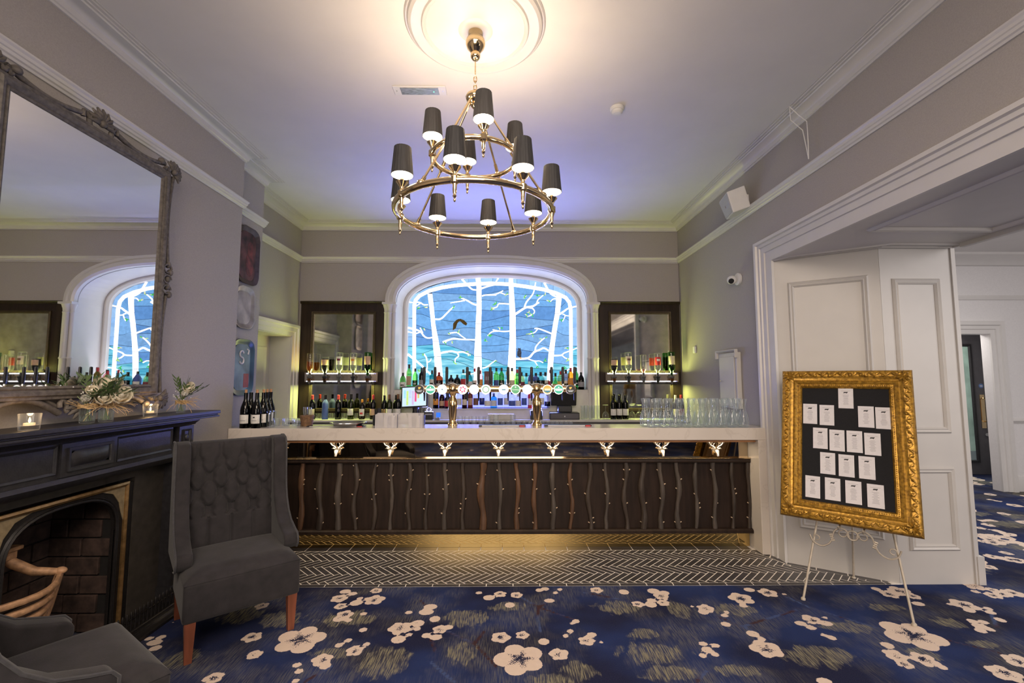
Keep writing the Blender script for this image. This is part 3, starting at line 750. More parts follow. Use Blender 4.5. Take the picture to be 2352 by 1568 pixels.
for k, u in enumerate(SU[1:]):
    xx = at(u, 1140, 'y', 4.1).x
    rb_ = random.Random(k*7+1)
    r0 = rb_.uniform(.017, .026)*(1.25 if k in (1, 11, 20) else 1)
    ph, am_ = rb_.uniform(0, 6), rb_.uniform(.006, .014)
    pts, rs = [], []
    for i in range(15):
        z = .176+(.754-.176)*i/14
        pts.append((xx+am_*math.sin(ph+i*.55)+rb_.uniform(-.002, .002), 4.112, z))
        rs.append(r0*(1+.16*math.sin(ph*2+i*.9)+rb_.uniform(-.06, .06)))
    stick = MB().tube(pts, rs, 8)
    for q in pts: pass
    so_ = stick.build('branch_pole', SW[SK.get(k+1, 0 if k % 3 else 2)], BC, True, smooth=60)
    for i in range(rb_.randint(3, 4)):
        t = rb_.randint(1, 13); sgn = 1 if (i+k) % 2 else -1
        p = Vector(pts[t]); d = Vector((sgn*.9, -.25, .55)).normalized()
        MB().tube([p+d*rs[t]*.7, p+d*(rs[t]+.013)], [.006, .0045], 6).build('twig_stub', M['cutwood'], so_, True)
# stag-head hooks
def stag():
    m = MB()
    m.lathe([(.017, 0), (.020, .004), (.017, .010)], 12, M=Matrix.Translation((0, .004, .012)) @ Matrix.Rotation(PI/2, 4, 'X'))
    head = [(0, -.006, .020), (0, -.020, .016), (0, -.032, .004), (0, -.040, -.012), (0, -.044, -.022)]
    m.tube(head, [.015, .0175, .0145, .0105, .0085], 10)
    m.ball((0, -.0445, -.023), .0088, (1, .9, .9), 8, 6)
    for s in (-1, 1):
        m.tube([(s*.012, -.016, .024), (s*.026, -.018, .030), (s*.036, -.020, .026)], [.003, .0075, .0015], 6)
        m.ball((s*.0125, -.032, .012), .0032, (1, 1, 1), 6, 4)
    return m
def antler():
    m = MB()
    for s in (-1, 1):
        m.tube([(s*.008, -.014, .030), (s*.018, -.012, .044), (s*.034, -.014, .052), (s*.044, -.016, .066), (s*.043, -.016, .080), (s*.036, -.016, .090)], [.005, .005, .0046, .0042, .0036, .002], 6)
        m.tube([(s*.020, -.012, .046), (s*.018, -.020, .060), (s*.013, -.022, .070)], [.004, .0034, .002], 6)
        m.tube([(s*.036, -.014, .054), (s*.030, -.018, .068), (s*.026, -.018, .080)], [.004, .0034, .002], 6)
        m.tube([(s*.044, -.016, .066), (s*.054, -.018, .076), (s*.056, -.018, .086)], [.004, .0034, .002], 6)
    return m
proto = None
for u in (648, 776, 898, 1023, 1145, 1269, 1393, 1519, 1643):
    p = at(u, 1034, 'y', 4.118)
    if proto is None:
        proto = stag().build('stag_head_hook', M['satin'], BC, smooth=50)
        an = antler().build('antlers', M['satin'], proto, smooth=50)
        proto.location = (p.x, .018, p.z-.012); proto.scale = (1.3, 1.15, 1.15); o = proto
    else:
        o = dup(proto, BC, (p.x, .018, p.z-.012))
# warm strip light fixed under the worktop
area('counter_strip_light', (-.1, 4.02, .940), (-.1, 4.09, .5), 4.3, .02, 7, (1.0, .80, .52))

# ------------------------------------------------------------------ stained glass window
WN = thing('window_1', None, None, (NX, NG, 1.35)); struct(WN, 'backlit stained glass window of white birch trees, blue sky and turquoise hills')
def G(x, y, d=0.0): p = at(860+x/3.7333, 580+y/3.7333, 'y', NG); return (p.x, p.z)
WP = lambda a, b, d: (a, NG+d, b)
M['lead'] = mat('dark_lead_came', (0.018, 0.03, 0.07), .6, var=.2)
gx0, gx1, gtop = 281.0, 1746.0, 214.0
def arc(x):     # top edge of the glass, crop units
    P = [(276, 470), (285, 420), (300, 395), (330, 365), (430, 308), (560, 265), (700, 236), (880, 216), (1000, 212), (1200, 218), (1400, 243), (1560, 288), (1660, 338), (1720, 395), (1738, 450), (1750, 500)]
    for (a, b), (c, d) in zip(P, P[1:]):
        if a <= x <= c: return b+(d-b)*(x-a)/(c-a)
    return 470 if x < 900 else 500
def gpoly(pts): return [G(x, y) for x, y in pts]
back = [(gx0-6, 1180)]+[(x, arc(x)-6) for x in np.linspace(gx0-4, gx1+4, 40)]+[(gx1+6, 1180)]
MB().prism(gpoly(back), .025, .035, WP).build('lead_backing', M['lead'], WN, True)
SKY = [emis('sky_glass_%d' % i, c, 1.0, .13, 14, None, 5) for i, c in enumerate([(.17, .40, .77), (.14, .345, .71), (.22, .46, .84), (.125, .30, .65), (.20, .40, .72)])]
PALE = [emis('pale_sky_glass_%d' % i, c, 1.0, .1, 10) for i, c in enumerate([(.36, .60, .96), (.29, .52, .90)])]
HILL = [emis('hill_glass_%d' % i, c, 1.0, .2, 2.2, (1.2, 1, 8), 5, c2) for i, (c, c2) in enumerate([((.045, .42, .66), (.36, .80, .95)), ((.07, .50, .78), (.28, .75, .95)), ((.03, .34, .58), (.20, .66, .88))])]
BIRCH = emis('birch_glass', (1.0, .96, .98), 2.3, .06, 16, (1, 1, 3))
BORD = emis('white_border_glass', (.96, .97, 1.0), 2.6, .03, 5)
LEAFM = [emis('leaf_glass_green', (.06, .52, .10), 1.0, .3, 30), emis('leaf_glass_lime', (.42, .72, .22), 1.0, .3, 30), emis('leaf_glass_cream', (.85, .85, .50), 1.0, .2, 30)]
TR = {1: [(350, 455, 495), (600, 485, 520), (760, 500, 550), (890, 512, 570), (1130, 522, 588)],
      2: [(214, 866, 908), (300, 875, 918), (430, 877, 918), (610, 868, 915), (712, 866, 914), (890, 855, 918), (1130, 850, 926)],
      3: [(224, 1153, 1188), (340, 1155, 1196), (547, 1159, 1211), (712, 1160, 1213), (870, 1150, 1213), (1130, 1130, 1213)],
      4: [(365, 1560, 1607), (520, 1549, 1590), (690, 1520, 1561), (850, 1495, 1541), (1000, 1485, 1531), (1130, 1474, 1526)]}
def tx(k, y, side):
    T = TR[k]
    if y <= T[0][0]: return T[0][1+side]
    for a, b in zip(T, T[1:]):
        if a[0] <= y <= b[0]: return a[1+side]+(b[1+side]-a[1+side])*(y-a[0])/(b[0]-a[0])
    return T[-1][1+side]
for k in TR:
    for a, b in zip(TR[k], TR[k][1:]):
        ym = (a[0]+b[0])/2
        q = [(a[1], a[0]+2), (a[2], a[0]+2), (tx(k, ym, 1)+R.uniform(-2, 2), ym), (b[2], b[0]-2), (b[1], b[0]-2), (tx(k, ym, 0)+R.uniform(-2, 2), ym)]
        MB().prism(gpoly(q), .004, .012, WP).build('birch_pane', BIRCH, WN, True)
BC_ = [(340, 1150), (340, 800), (341, 450), (352, 408), (385, 370), (470, 326), (580, 298), (700, 280), (860, 268), (1000, 263), (1150, 270), (1300, 290), (1450, 315), (1560, 347), (1640, 385), (1672, 425), (1684, 490), (1686, 800), (1690, 1150)]
def ribbon(pts, w, d0, d1):
    P = [Vector(p) for p in pts]; m = len(P); L_, R_ = [], []
    ww = w if isinstance(w, list) else [w]*m
    for i in range(m):
        t = (P[min(i+1, m-1)]-P[max(i-1, 0)]).normalized(); n = Vector((-t.y, t.x))
        L_.append(P[i]+n*ww[i]/2); R_.append(P[i]-n*ww[i]/2)
    mb = MB()
    for i in range(m-1):
        mb.prism(gpoly([L_[i], L_[i+1], R_[i+1], R_[i]]), d0, d1, WP)
    return mb
segs = [(0, 2), (2, 5), (5, 8), (8, 10), (10, 13), (13, 16), (16, 18)]
for a, b in segs: ribbon(BC_[a:b+1], 29, .002, .011).build('border_pane', BORD, WN, True)
def smooth(pts, n=3):
    out = []
    P = [Vector(p) for p in pts]
    for i in range(len(P)-1):
        p0, p1, p2, p3 = P[max(i-1, 0)], P[i], P[i+1], P[min(i+2, len(P)-1)]
        for k in range(n):
            t = k/n
            out.append(.5*((2*p1)+(p2-p0)*t+(2*p0-5*p1+4*p2-p3)*t*t+(3*p1-p0-3*p2+p3)*t**3))
    return out+[P[-1]]
BRA = [([(600,800),(680,795),(760,720),(820,660),(870,625)],15),([(1235,545),(1190,598),(1130,590),(1050,545),(960,505)],17),([(1010,540),(900,560),(810,575)],10),
([(970,245),(1040,320),(1110,385),(1170,395)],16),([(1240,375),(1330,345),(1440,320)],15),([(1250,480),(1300,465),(1447,465)],12),([(330,560),(400,575),(440,600),(500,600)],14),
([(330,620),(400,580)],10),([(230,562),(290,570)],11),([(210,915),(330,945),(400,975),(440,1030),(490,1060),(560,1055)],17),([(390,920),(430,990)],10),([(330,1000),(390,980)],12),
([(210,970),(290,990)],11),([(705,1120),(780,1090),(860,1070),(960,1080),(1155,1085)],16),([(800,995),(900,985),(960,1030),(1020,1070)],11),
([(600,1310),(660,1275),(740,1255),(830,1245),(900,1260),(990,1255),(1090,1300)],18),([(905,1265),(925,1310),(880,1350),(875,1400)],12),([(440,1280),(480,1340),(490,1450),(480,1540)],12),
([(490,1400),(530,1380),(545,1345)],9),([(220,1285),(350,1390),(420,1450),(540,1570)],20),([(1255,1480),(1320,1460),(1380,1410),(1440,1370)],11),
([(970,1560),(1080,1560),(1150,1550)],12)]
BRB = [([(0,465),(90,460),(170,430),(215,405)],12),([(170,430),(260,465)],9),([(315,770),(400,720),(490,660),(540,635),(630,620),(690,580),(715,570)],20),
([(510,635),(540,560),(600,490),(640,420),(665,290)],14),([(680,580),(700,530),(770,470)],11),([(560,640),(620,650),(650,690),(630,730),(565,760)],11),([(785,295),(830,380),(880,450),(960,495)],18),
([(960,520),(910,520),(870,560)],9),([(985,740),(1060,690),(1120,650),(1240,620)],17),([(1040,730),(1075,750),(1040,830)],9),([(1075,750),(1130,755)],9),([(295,590),(160,585),(130,630),(60,650)],11),
([(310,965),(230,970),(160,965),(70,945)],11),([(150,965),(60,975),(0,1030)],11),([(885,1000),(800,965),(700,930),(650,930)],13),([(690,940),(650,985),(580,1005)],10),
([(385,1350),(560,1340),(640,1260),(720,1225),(780,1200),(850,1240)],19),([(660,1240),(670,1180),(730,1110),(790,1060)],13),([(560,1350),(650,1380),(720,1380),(770,1405)],10),([(650,1380),(690,1440)],9),
([(920,1305),(1020,1300),(1060,1270),(1140,1240)],14),([(1140,1240),(1250,1195)],12),([(1030,1300),(1080,1340),(1135,1350)],10),([(1060,1540),(1140,1490),(1250,1470)],11),([(150,230),(110,290)],12)]
cA = lambda p: (149.3+.619*p[0], 74.7+.619*p[1])
cB = lambda p: (970.6+.619*p[0], 74.7+.619*p[1])
for lst, cf in ((BRA, cA), (BRB, cB)):
    for pts, w in lst:
        q = smooth([cf(p) for p in pts], 3)
        ws = [w*.95*(1-.35*i/(len(q)-1)) for i in range(len(q))]
        ribbon(q, ws, .0, .009).build('branch_pane', BIRCH, WN, True)
LA = [(860,640),(360,640),(465,640),(445,930),(955,505),(805,1010),(925,970),(740,1130),(835,1105),(1040,1245),(1075,1305),(870,1410),(430,1305),(370,1525),(1300,1100),(1425,600),(1390,655),(1355,1015),(1430,1380),(1345,1465)]
LB = [(125,580),(65,660),(260,455),(510,485),(700,480),(800,460),(845,550),(545,745),(575,710),(615,750),(1020,810),(165,920),(205,935),(40,1020),(560,1005),(590,970),(625,1020),(745,1070),(800,1060),(1095,1195),(790,1370),(690,1455),(1110,1365),(1075,1475),(1030,1510)]
lm_ = [MB(), MB(), MB()]
for p in [cA(p) for p in LA]+[cB(p) for p in LB]:
    for k in range(R.randint(2, 4)):
        a = R.uniform(0, 6.28); l = R.uniform(11, 15); w = l*.38; cx, cy = p[0]+math.cos(a)*9, p[1]+math.sin(a)*9
        ca, sa = math.cos(a), math.sin(a)
        q = [(cx+ca*t*l+sa*s*w, cy+sa*t*l-ca*s*w) for t, s in ((-1, 0), (-.35, -.8), (.35, -.7), (1, 0), (.35, .7), (-.35, .8))]
        lm_[R.choice((0, 1, 2, 0))].prism(gpoly(q), -.003, .006, WP)
for k, nm in enumerate(('green_leaf_panes', 'lime_leaf_panes', 'cream_leaf_panes')): tag(lm_[k].build(nm, LEAFM[k], WN, True), kind='stuff')
HT = [(270, 830), (360, 798), (520, 785), (620, 790), (740, 830), (850, 880), (940, 908), (1050, 935), (1130, 975), (1212, 925), (1400, 930), (1470, 940), (1540, 945), (1650, 960), (1760, 978)]
def hill(x):
    for (a, b), (c, d) in zip(HT, HT[1:]):
        if a <= x <= c: return b+(d-b)*(x-a)/(c-a)
    return 900
def col(xl, xr, ytop, bands, mats_hill=True):
    xs7 = [i/6 for i in range(7)]
    ph = R.uniform(0, 6)
    def line(k, t, base):
        y = base+R0[k]*math.sin(ph+k*1.7+t*3.1)+R1[k]*(t-.5)
        return y
    ys = sorted(bands)
    R0 = [R.uniform(6, 20) for _ in range(20)]; R1 = [R.uniform(-50, 50) for _ in range(20)]
    prev = lambda t, x: ytop(x)
    levels = [('sky', k, b) for k, b in enumerate(ys)]+[('hilltop', 0, 0)]+[('hill', 12+k, b) for k, b in enumerate((55, 115, 180))]
    for kind, k, b in levels:
        if kind == 'sky': cur = lambda t, x, k=k, b=b: min(line(k, t, b), hill(x)-6)
        elif kind == 'hilltop': cur = lambda t, x: hill(x)
        else: cur = lambda t, x, k=k, b=b: min(max(hill(x)+b+R0[k]*.8*math.sin(ph+k+t*3), hill(x)+12), 1150) if k < 14 else 1150
        up, lo = [], []
        for t in xs7:
            # x limits follow the trunks
            def X(y): return xl(y)+(xr(y)-xl(y))*t
            y0 = prev(t, X(600)); x0_ = X(y0); y0 = prev(t, x0_)
            y1 = cur(t, X(y0+40)); x1_ = X(y1); y1 = cur(t, x1_)
            y0 = max(y0, arc(x0_)); y1 = max(y1, y0+1.5)
            up.append((x0_, y0+2.0)); lo.append((x1_, y1-1.6))
        pl = up+lo[::-1]
        if parea(pl) > 300:
            mt = R.choice(SKY) if kind in ('sky', 'hilltop') else R.choice(HILL)
            MB().prism(gpoly(pl), .012, .020, WP).build('sky_pane' if kind in ('sky', 'hilltop') else 'hill_pane', mt, WN, True)
        prev = cur
bx = lambda x: (lambda y: x)
top_in = lambda x: arc(x)+42
col(bx(352), lambda y: tx(1, y, 0)+1, top_in, [470, 540, 640, 720])
col(lambda y: tx(1, y, 1)-1, lambda y: tx(2, y, 0)+1, top_in, [350, 420, 500, 575, 655, 735])
col(lambda y: tx(2, y, 1)-1, lambda y: tx(3, y, 0)+1, top_in, [340, 420, 490, 560, 640, 710, 790, 850])
col(lambda y: tx(3, y, 1)-1, lambda y: tx(4, y, 0)+1, top_in, [345, 410, 470, 560, 640, 710, 770, 840])
col(lambda y: tx(4, y, 1)-1, bx(1676), top_in, [440, 560, 690, 800])
# outer pale strips between border and frame
for side in (0, 1):
    a, b = ((gx0, 328) if side == 0 else (1700, gx1))
    ys = [480, 560, 640, 720, 800, 880, 960, 1040, 1150]
    for k, (y0, y1) in enumerate(zip(ys, ys[1:])):
        MB().prism(gpoly([(a, y0+1.5), (b, y0+1.5+R.uniform(-6, 6)), (b, y1-1), (a, y1-1)]), .012, .020, WP).build('edge_pane', PALE[k % 2] if y0 < 800 else HILL[k % 3], WN, True)
xs = np.linspace(gx0+2, gx1-2, 15)
for k, (a, b) in enumerate(zip(xs, xs[1:])):
    us_ = np.linspace(a+1, b-1, 5)
    lowf = (lambda x: arc(x)+50) if 1 <= k <= 12 else (lambda x: 482)
    pl = [(x, arc(x)) for x in us_]+[(x, max(lowf(x), arc(x)+4)) for x in us_[::-1]]
    MB().prism(gpoly(pl), .014, .0205, WP).build('edge_pane', PALE[k % 2], WN, True)
M['birdbrown'] = emis('brown_bird_glass', (.075, .045, .015), 1.0, .4, 50); M['owlgrey'] = emis('grey_owl_glass', (.05, .055, .075), 1.0, .5, 60)
bird = MB()
bird.prism(gpoly([cA(p) for p in [(930, 795), (895, 810), (850, 860), (845, 955), (885, 925), (905, 860), (930, 830)]]), -.002, .008, WP)
bird.prism(gpoly([cA(p) for p in [(930, 800), (950, 795), (1000, 815), (1045, 860), (1030, 888), (990, 870), (950, 830), (932, 830)]]), -.002, .008, WP)
bird.build('bird_panes', M['birdbrown'], WN, True)
MB().prism(gpoly([cB(p) for p in [(420, 1195), (432, 1203), (448, 1203), (458, 1195), (458, 1225), (470, 1260), (465, 1325), (440, 1330), (410, 1305), (412, 1255), (422, 1225)]]), -.003, .007, WP).build('owl_pane', M['owlgrey'], WN, True)
MB().prism(gpoly([cB(p) for p in [(445, 1330), (468, 1328), (470, 1350), (455, 1350)]]), -.003, .007, WP).build('owl_feet_pane', emis('orange_glass', (.75, .32, .05), 1.0, .1), WN, True)

# ------------------------------------------------------------------ back bar
bb = thing('back_bar_counter', 'pale stone back bar counter below the stained glass window', 'counter', (0, 5.7, 0))
MB().box(XL+.004, XR-.004, 5.665, 5.874, .955, .985).build('worktop', M['stone'], bb, True, bevel=.003)
MB().box(XL+.004, XR-.004, 5.69, 5.874, 0.002, .955).build('cabinet_front', M['darkgrey'], bb, True)
ls = thing('lit_bottle_step', 'stepped bottle shelf with glowing blue back under the window sill', 'shelf', (0, 5.8, .985))
la, lb = at(994, 941, 'y', 5.8).x, at(1261, 941, 'y', 5.8).x
MB().box(la, lb, 5.76, 5.873, .9855, 1.105).build('step_front', M['stone'], ls, True, bevel=.003)
MB().box(la, lb, 5.74, 5.873, 1.105, 1.118).build('step_top', M['stone'], ls, True, bevel=.002)
M['bluebox'] = emis('blue_light_panel', (.20, .23, 1.0), 2.6, .06, 3)
MB().box(la+.02, lb-.02, 5.878, 5.884, 1.125, 1.318).build('light_panel', M['bluebox'], ls, True)
sideb = MB().box(NX-HW-.12, la-.004, 5.875, YB, .985, 1.31).box(lb+.004, NX+HW+.12, 5.875, YB, .985, 1.31)
struct(sideb.build('trim_16', M['stone']), 'pale boarding under the window sill')
def mirror_panel(name, label, u0, u1, m0, m1):
    z0 = .99
    a, b = at(u0, 690, 'y', 5.87).x, at(u1, 690, 'y', 5.87).x
    c, d = at(m0, 722, 'y', 5.87).x, at(m1, 722, 'y', 5.87).x
    zt, zm0, zm1 = 2.50, 1.115, at(m0, 721, 'y', 5.87).z
    a = max(a, XL+.01); b = min(b, XR-.01)
    t = thing(name, label, 'mirror', ((a+b)/2, 5.88, z0))
    for (x0_, x1_, za, zb) in ((a, c-.03, z0, zt), (d+.03, b, z0, zt), (c-.03, d+.03, zm1+.03, zt), (c-.03, d+.03, z0, zm0-.02)):
        MB().box(x0_, x1_, 5.876, 5.918, za, zb).build('frame_board', M['darkwood'], t, True)
    mb = MB().sweep([(a-.005, zt), (b+.005, zt)], [(0, 0), (0, .02), (-.012, .03), (-.02, .02), (-.03, .022), (-.035, 0)], lambda p, q, w: (p, 5.876-w, q))
    mb.build('cornice_mould', M['darkwood'], t, True)
    MB().sweep([(c, zm0), (d, zm0), (d, zm1), (c, zm1)], [(0, -.004), (0, .012), (-.012, .016), (-.02, .010), (-.032, .014), (-.034, 0)], lambda p, q, w: (p, 5.876-w, q), closed=True).build('inner_moulding', mat('bronze_gilt_moulding', (.06, .042, .022), .45, .5, var=.2), t, True, smooth=30)
    MB().box(c-.004, d+.004, 5.880, 5.886, zm0-.004, zm1+.004).build('mirror_glass', M['antiquemirror'], t, True)
    return t
mirror_panel('framed_bar_mirror', 'dark framed antiqued mirror left of the stained glass window', 692, 884, 722, 858)
mirror_panel('framed_bar_mirror', 'dark framed antiqued mirror right of the stained glass window', 1376, 1560, 1403, 1535)

# ------------------------------------------------------------------ bottles
ROUND = {'wine': ([(.036, 0), (.0375, .004), (.0375, .19), (.034, .212), (.022, .232), (.0150, .246), (.0140, .262), (.0140, .300)], .30, (.05, .13)),
 'burg': ([(.038, 0), (.040, .004), (.040, .15), (.037, .175), (.027, .208), (.0165, .24), (.0145, .262), (.0145, .300)], .30, (.04, .115)),
 'spirit': ([(.036, 0), (.037, .004), (.037, .17), (.034, .19), (.020, .212), (.0140, .225), (.0130, .262)], .262, (.045, .14)),
 'tall': ([(.031, 0), (.032, .004), (.032, .20), (.028, .22), (.015, .245), (.0125, .258), (.0125, .300)], .30, (.05, .16)),
 'squat': ([(.047, 0), (.049, .005), (.049, .12), (.044, .145), (.022, .165), (.0145, .175), (.014, .205)], .205, (.03, .11)),
 'flask': ([(.042, 0), (.044, .005), (.046, .10), (.040, .155), (.026, .185), (.0150, .20), (.014, .235)], .235, (.035, .105)),
 'onion': ([(.030, 0), (.046, .012), (.053, .05), (.046, .085), (.026, .115), (.0165, .14), (.014, .17), (.014, .215)], .215, (.03, .07))}
CACHE = {}
def gm(key, tint):
    if key not in CACHE: CACHE[key] = glass('bottle_glass_'+key, tint, .45, .8)
    return CACHE[key]
def pm(key, colr, rough=.55):
    if key not in CACHE: CACHE[key] = mat('bottle_paint_'+key, colr, rough, var=.12, scale=40)
    return CACHE[key]
GL = {'clear': (.93, .95, .95), 'green': (.30, .62, .28), 'lime': (.60, .85, .38), 'amber': (.78, .42, .10), 'cola': (.12, .05, .04), 'black': (.03, .03, .035), 'olive': (.26, .30, .08),
      'blue': (.25, .38, .85), 'pink': (.92, .60, .66), 'whisky': (.82, .50, .16), 'teal': (.20, .62, .62), 'straw': (.90, .86, .55), 'red': (.45, .04, .05), 'brownred': (.35, .13, .05), 'aqua': (.55, .82, .80)}
PT = {'white': (.74, .72, .68), 'black': (.02, .02, .022), 'red': (.50, .03, .04), 'gold': (.55, .38, .12), 'cream': (.66, .57, .42), 'blue': (.06, .10, .36), 'yellow': (.72, .56, .10), 'grey': (.3, .3, .32),
      'green': (.03, .18, .07), 'tan': (.55, .36, .24), 'brown': (.16, .07, .04), 'orange': (.65, .26, .04), 'silver': (.6, .6, .6), 'pink': (.72, .35, .42), 'burg': (.18, .02, .04)}
def bottle(name, kind, gl, lab, cap, label, cat='bottle', group=None, loc=(0, 0, 0), s=1.0, down=False, liquid=None, caplen=.045, n=14, text=None):
    prof, h, (l0, l1) = ROUND[kind]
    t = thing(name, label, cat, loc, 0, group)
    f = (lambda z: (h-z)*s) if down else (lambda z: z*s)
    opaque = gl in ('black', 'cola')
    gmat = gm(gl, GL[gl])
    sc = lambda P: [(r*s, f(z)) for r, z in P]
    MB().lathe(sc(prof), n).build('bottle_body', gmat, t, smooth=50)
    if liquid:
        zl = liquid[1]*h if not down else h*(1-liquid[1])
        inner_ = [(max(r-.003, .004), z) for r, z in prof if (z < zl if not down else z > zl)]
        k_ = .034 if kind in ('spirit', 'wine', 'tall') else .038
        if down: inner_ = [(k_, zl)]+inner_
        else: inner_ = inner_+[(k_, zl)]
        if len(inner_) >= 2: MB().lathe(sc(inner_), n).build('liquid', gm('liq_'+liquid[0], GL[liquid[0]]), t, smooth=50)
    if lab:
        r = max(p[0] for p in prof)+.0008
        MB().lathe(sc([(r-.0004, l0), (r, l0+.001), (r, l1-.001), (r-.0004, l1)]), 8, a0=-PI*.87, a1=-PI*.13).build('label', pm(lab, PT[lab], .6), t, smooth=50)
        if text:
            MB().lathe(sc([(r+.0006, l0+(l1-l0)*.25), (r+.0006, l0+(l1-l0)*.5)]), 8, a0=-PI*.66, a1=-PI*.34).build('label_emblem', pm(text, PT[text], .6), t, smooth=50)
    if cap and not down:
        cr = prof[-1][0]
        MB().lathe(sc([(cr+.0012, h-caplen), (cr+.0014, h+.002), (cr*.9, h+.004)]), 10).build('cap', pm(cap, PT[cap], .45), t, smooth=50)
    return t
# ------------------------------------------------------------------ chandelier
CX_, CY_ = -.187, 2.5
md = MB().lathe([(.41, ZC+.004), (.41, ZC-.004), (.402, ZC-.012), (.395, ZC-.010), (.388, ZC-.026), (.372, ZC-.036), (.35, ZC-.034), (.335, ZC-.026), (.315, ZC-.026), (.308, ZC-.036), (.295, ZC-.038), (.285, ZC-.028), (.255, ZC-.03), (.10, ZC-.036), (.088, ZC-.044), (.075, ZC-.046), (.0, ZC-.046)], 72, cx=CX_, cy=CY_)
struct(md.build('trim_17', M['trim'], smooth=30), 'round white plaster ceiling rose')
CH = thing('chandelier', 'two-tier gold ring chandelier with twelve dark grey candle shades', 'chandelier', (CX_, CY_, ZC-.046))
cn = MB().lathe([(.0, -.0005), (.043, -.0005), (.043, -.035), (.053, -.045), (.057, -.06), (.057, -.072), (.050, -.092), (.034, -.112), (.024, -.125), (.028, -.135), (.028, -.150), (.018, -.165), (.0, -.168)][1:], 24)
cn.build('canopy', M['gold'], CH, smooth=50)
M['silk'] = mat('dark_grey_pleated_silk', (.030, .029, .031), .7, var=.35, scale=110, stretch=(1, 1, .02))
M['shadein'] = mat('white_shade_lining', (.9, .86, .8), .7, var=.02, emit=(1.0, .86, .68), es=1.4)
M['bulb'] = emis('warm_bulb', (1.0, .86, .66), 22.0, .05)
z0 = ZC-.046
lk = MB().tube([(0, 0, 3.352-z0), (0, 0, 3.262-z0)], .004, 6)
lk.build('suspension_rod', M['gold'], CH)
ln = MB()
for k, zz in enumerate((3.255, 3.228, 3.201, 3.176)):
    pts = [(.009*math.cos(a) if k % 2 else 0, 0 if k % 2 else .009*math.cos(a), zz-z0+.019*math.sin(a)) for a in np.linspace(0, 2*PI, 13)[:-1]]
    ln.tube(pts, .003, 5, closed=True)
ln.build('chain_links', M['gold'], CH, smooth=60)
hb = MB().lathe([(0, 3.165), (.014, 3.160), (.018, 3.150), (.030, 3.146), (.050, 3.130), (.056, 3.116), (.050, 3.100), (.034, 3.090), (.024, 3.082), (.028, 3.070), (.018, 3.056), (.008, 3.046), (0, 3.040)], 24)
hb.v = [(x, y, z-z0) for x, y, z in hb.v]
hb.build('hub', M['gold'], CH, smooth=50)
def ring(Rr, z, r, name):
    pts = [(Rr*math.cos(a), Rr*math.sin(a), z-z0) for a in np.linspace(0, 2*PI, 73)[:-1]]
    return MB().tube(pts, r, 12, closed=True).build(name, M['gold'], CH, smooth=80)
RU, ZU, RLW, ZL = .24, 2.748, .437, 2.43
ring(RU, ZU, .0145, 'upper_ring'); ring(RLW, ZL, .0175, 'lower_ring')
for k in range(4):
    a = math.radians(-35+90*k+3)
    p0 = Vector((.035*math.cos(a), .035*math.sin(a), 3.10-z0)); p1 = Vector((RU*math.cos(a), RU*math.sin(a), ZU-z0+.01))
    MB().tube([p0, p1], .0062, 8).tube([p1+(p0-p1)*.14, p1], .010, 8).ball(p1, .017, (1, 1, .8)).build('upper_stay', M['gold'], CH, smooth=60)
    p2 = Vector((RLW*math.cos(a), RLW*math.sin(a), ZL-z0+.012))
    MB().tube([p1, p2], .0062, 8).tube([p2+(p1-p2)*.12, p2], .010, 8).ball(p2, .021, (1, 1, .8)).ball(p1+(p2-p1)*.06, .011).build('lower_stay', M['gold'], CH, smooth=60)
def lamp(x, y, z, i):
    arm = MB()
    arm.lathe([(0, -.108), (.004, -.105), (.007, -.096), (.004, -.088), (.010, -.078), (.006, -.070), (.009, -.060), (.0105, -.020), (.021, -.014), (.021, .014), (.011, .022), (.010, .030), (.015, .042), (.029, .060), (.031, .064), (.024, .064), (.010, .056), (.0095, .105)], 14)
    a = arm.build('candle_cup', M['gold'], CH, smooth=50); a.location = (x, y, z-z0)
    sh = MB()
    n = 40
    vs = []
    for zz, r in ((.098, .0555), (.245, .043)):
        for k in range(n):
            q = r*(1+(.012 if k % 2 else -.012)); vs.append((q*math.cos(2*PI*k/n), q*math.sin(2*PI*k/n), zz))
    sh.add(vs, [(k, (k+1) % n, n+(k+1) % n, n+k) for k in range(n)])
    s = sh.build('lamp_shade', M['silk'], CH, normals=False); s.location = (x, y, z-z0)
    MB().lathe([(.0535, .0985), (.0415, .2445)], 24, capb=False, capt=False).build('shade_lining', M['shadein'], s, normals=False, smooth=60)
    MB().lathe([(.008, .105), (.008, .128), (.015, .140), (.019, .158), (.015, .178), (.006, .196), (0, .202)], 12).build('bulb', M['bulb'], s, smooth=60)
    d = bpy.data.lights.new('candle_light', 'POINT'); d.energy = LAMP_W; d.color = (1.0, .76, .52); d.shadow_soft_size = .022
    o = bpy.data.objects.new('candle_light', d); COL.objects.link(o); o.location = (CX_+x, CY_+y, z+.216)
    d = bpy.data.lights.new('candle_light', 'POINT'); d.energy = LAMP_W*.9; d.color = (1.0, .76, .52); d.shadow_soft_size = .022
    o = bpy.data.objects.new('candle_light', d); COL.objects.link(o); o.location = (CX_+x, CY_+y, z+.120)
LAMP_W = 4.3
for k in range(4):
    a = math.radians(-75+90*k); lamp(RU*math.cos(a), RU*math.sin(a), ZU, k)
for k in range(8):
    a = math.radians(-98+45*k); lamp(RLW*math.cos(a), RLW*math.sin(a), ZL, k)
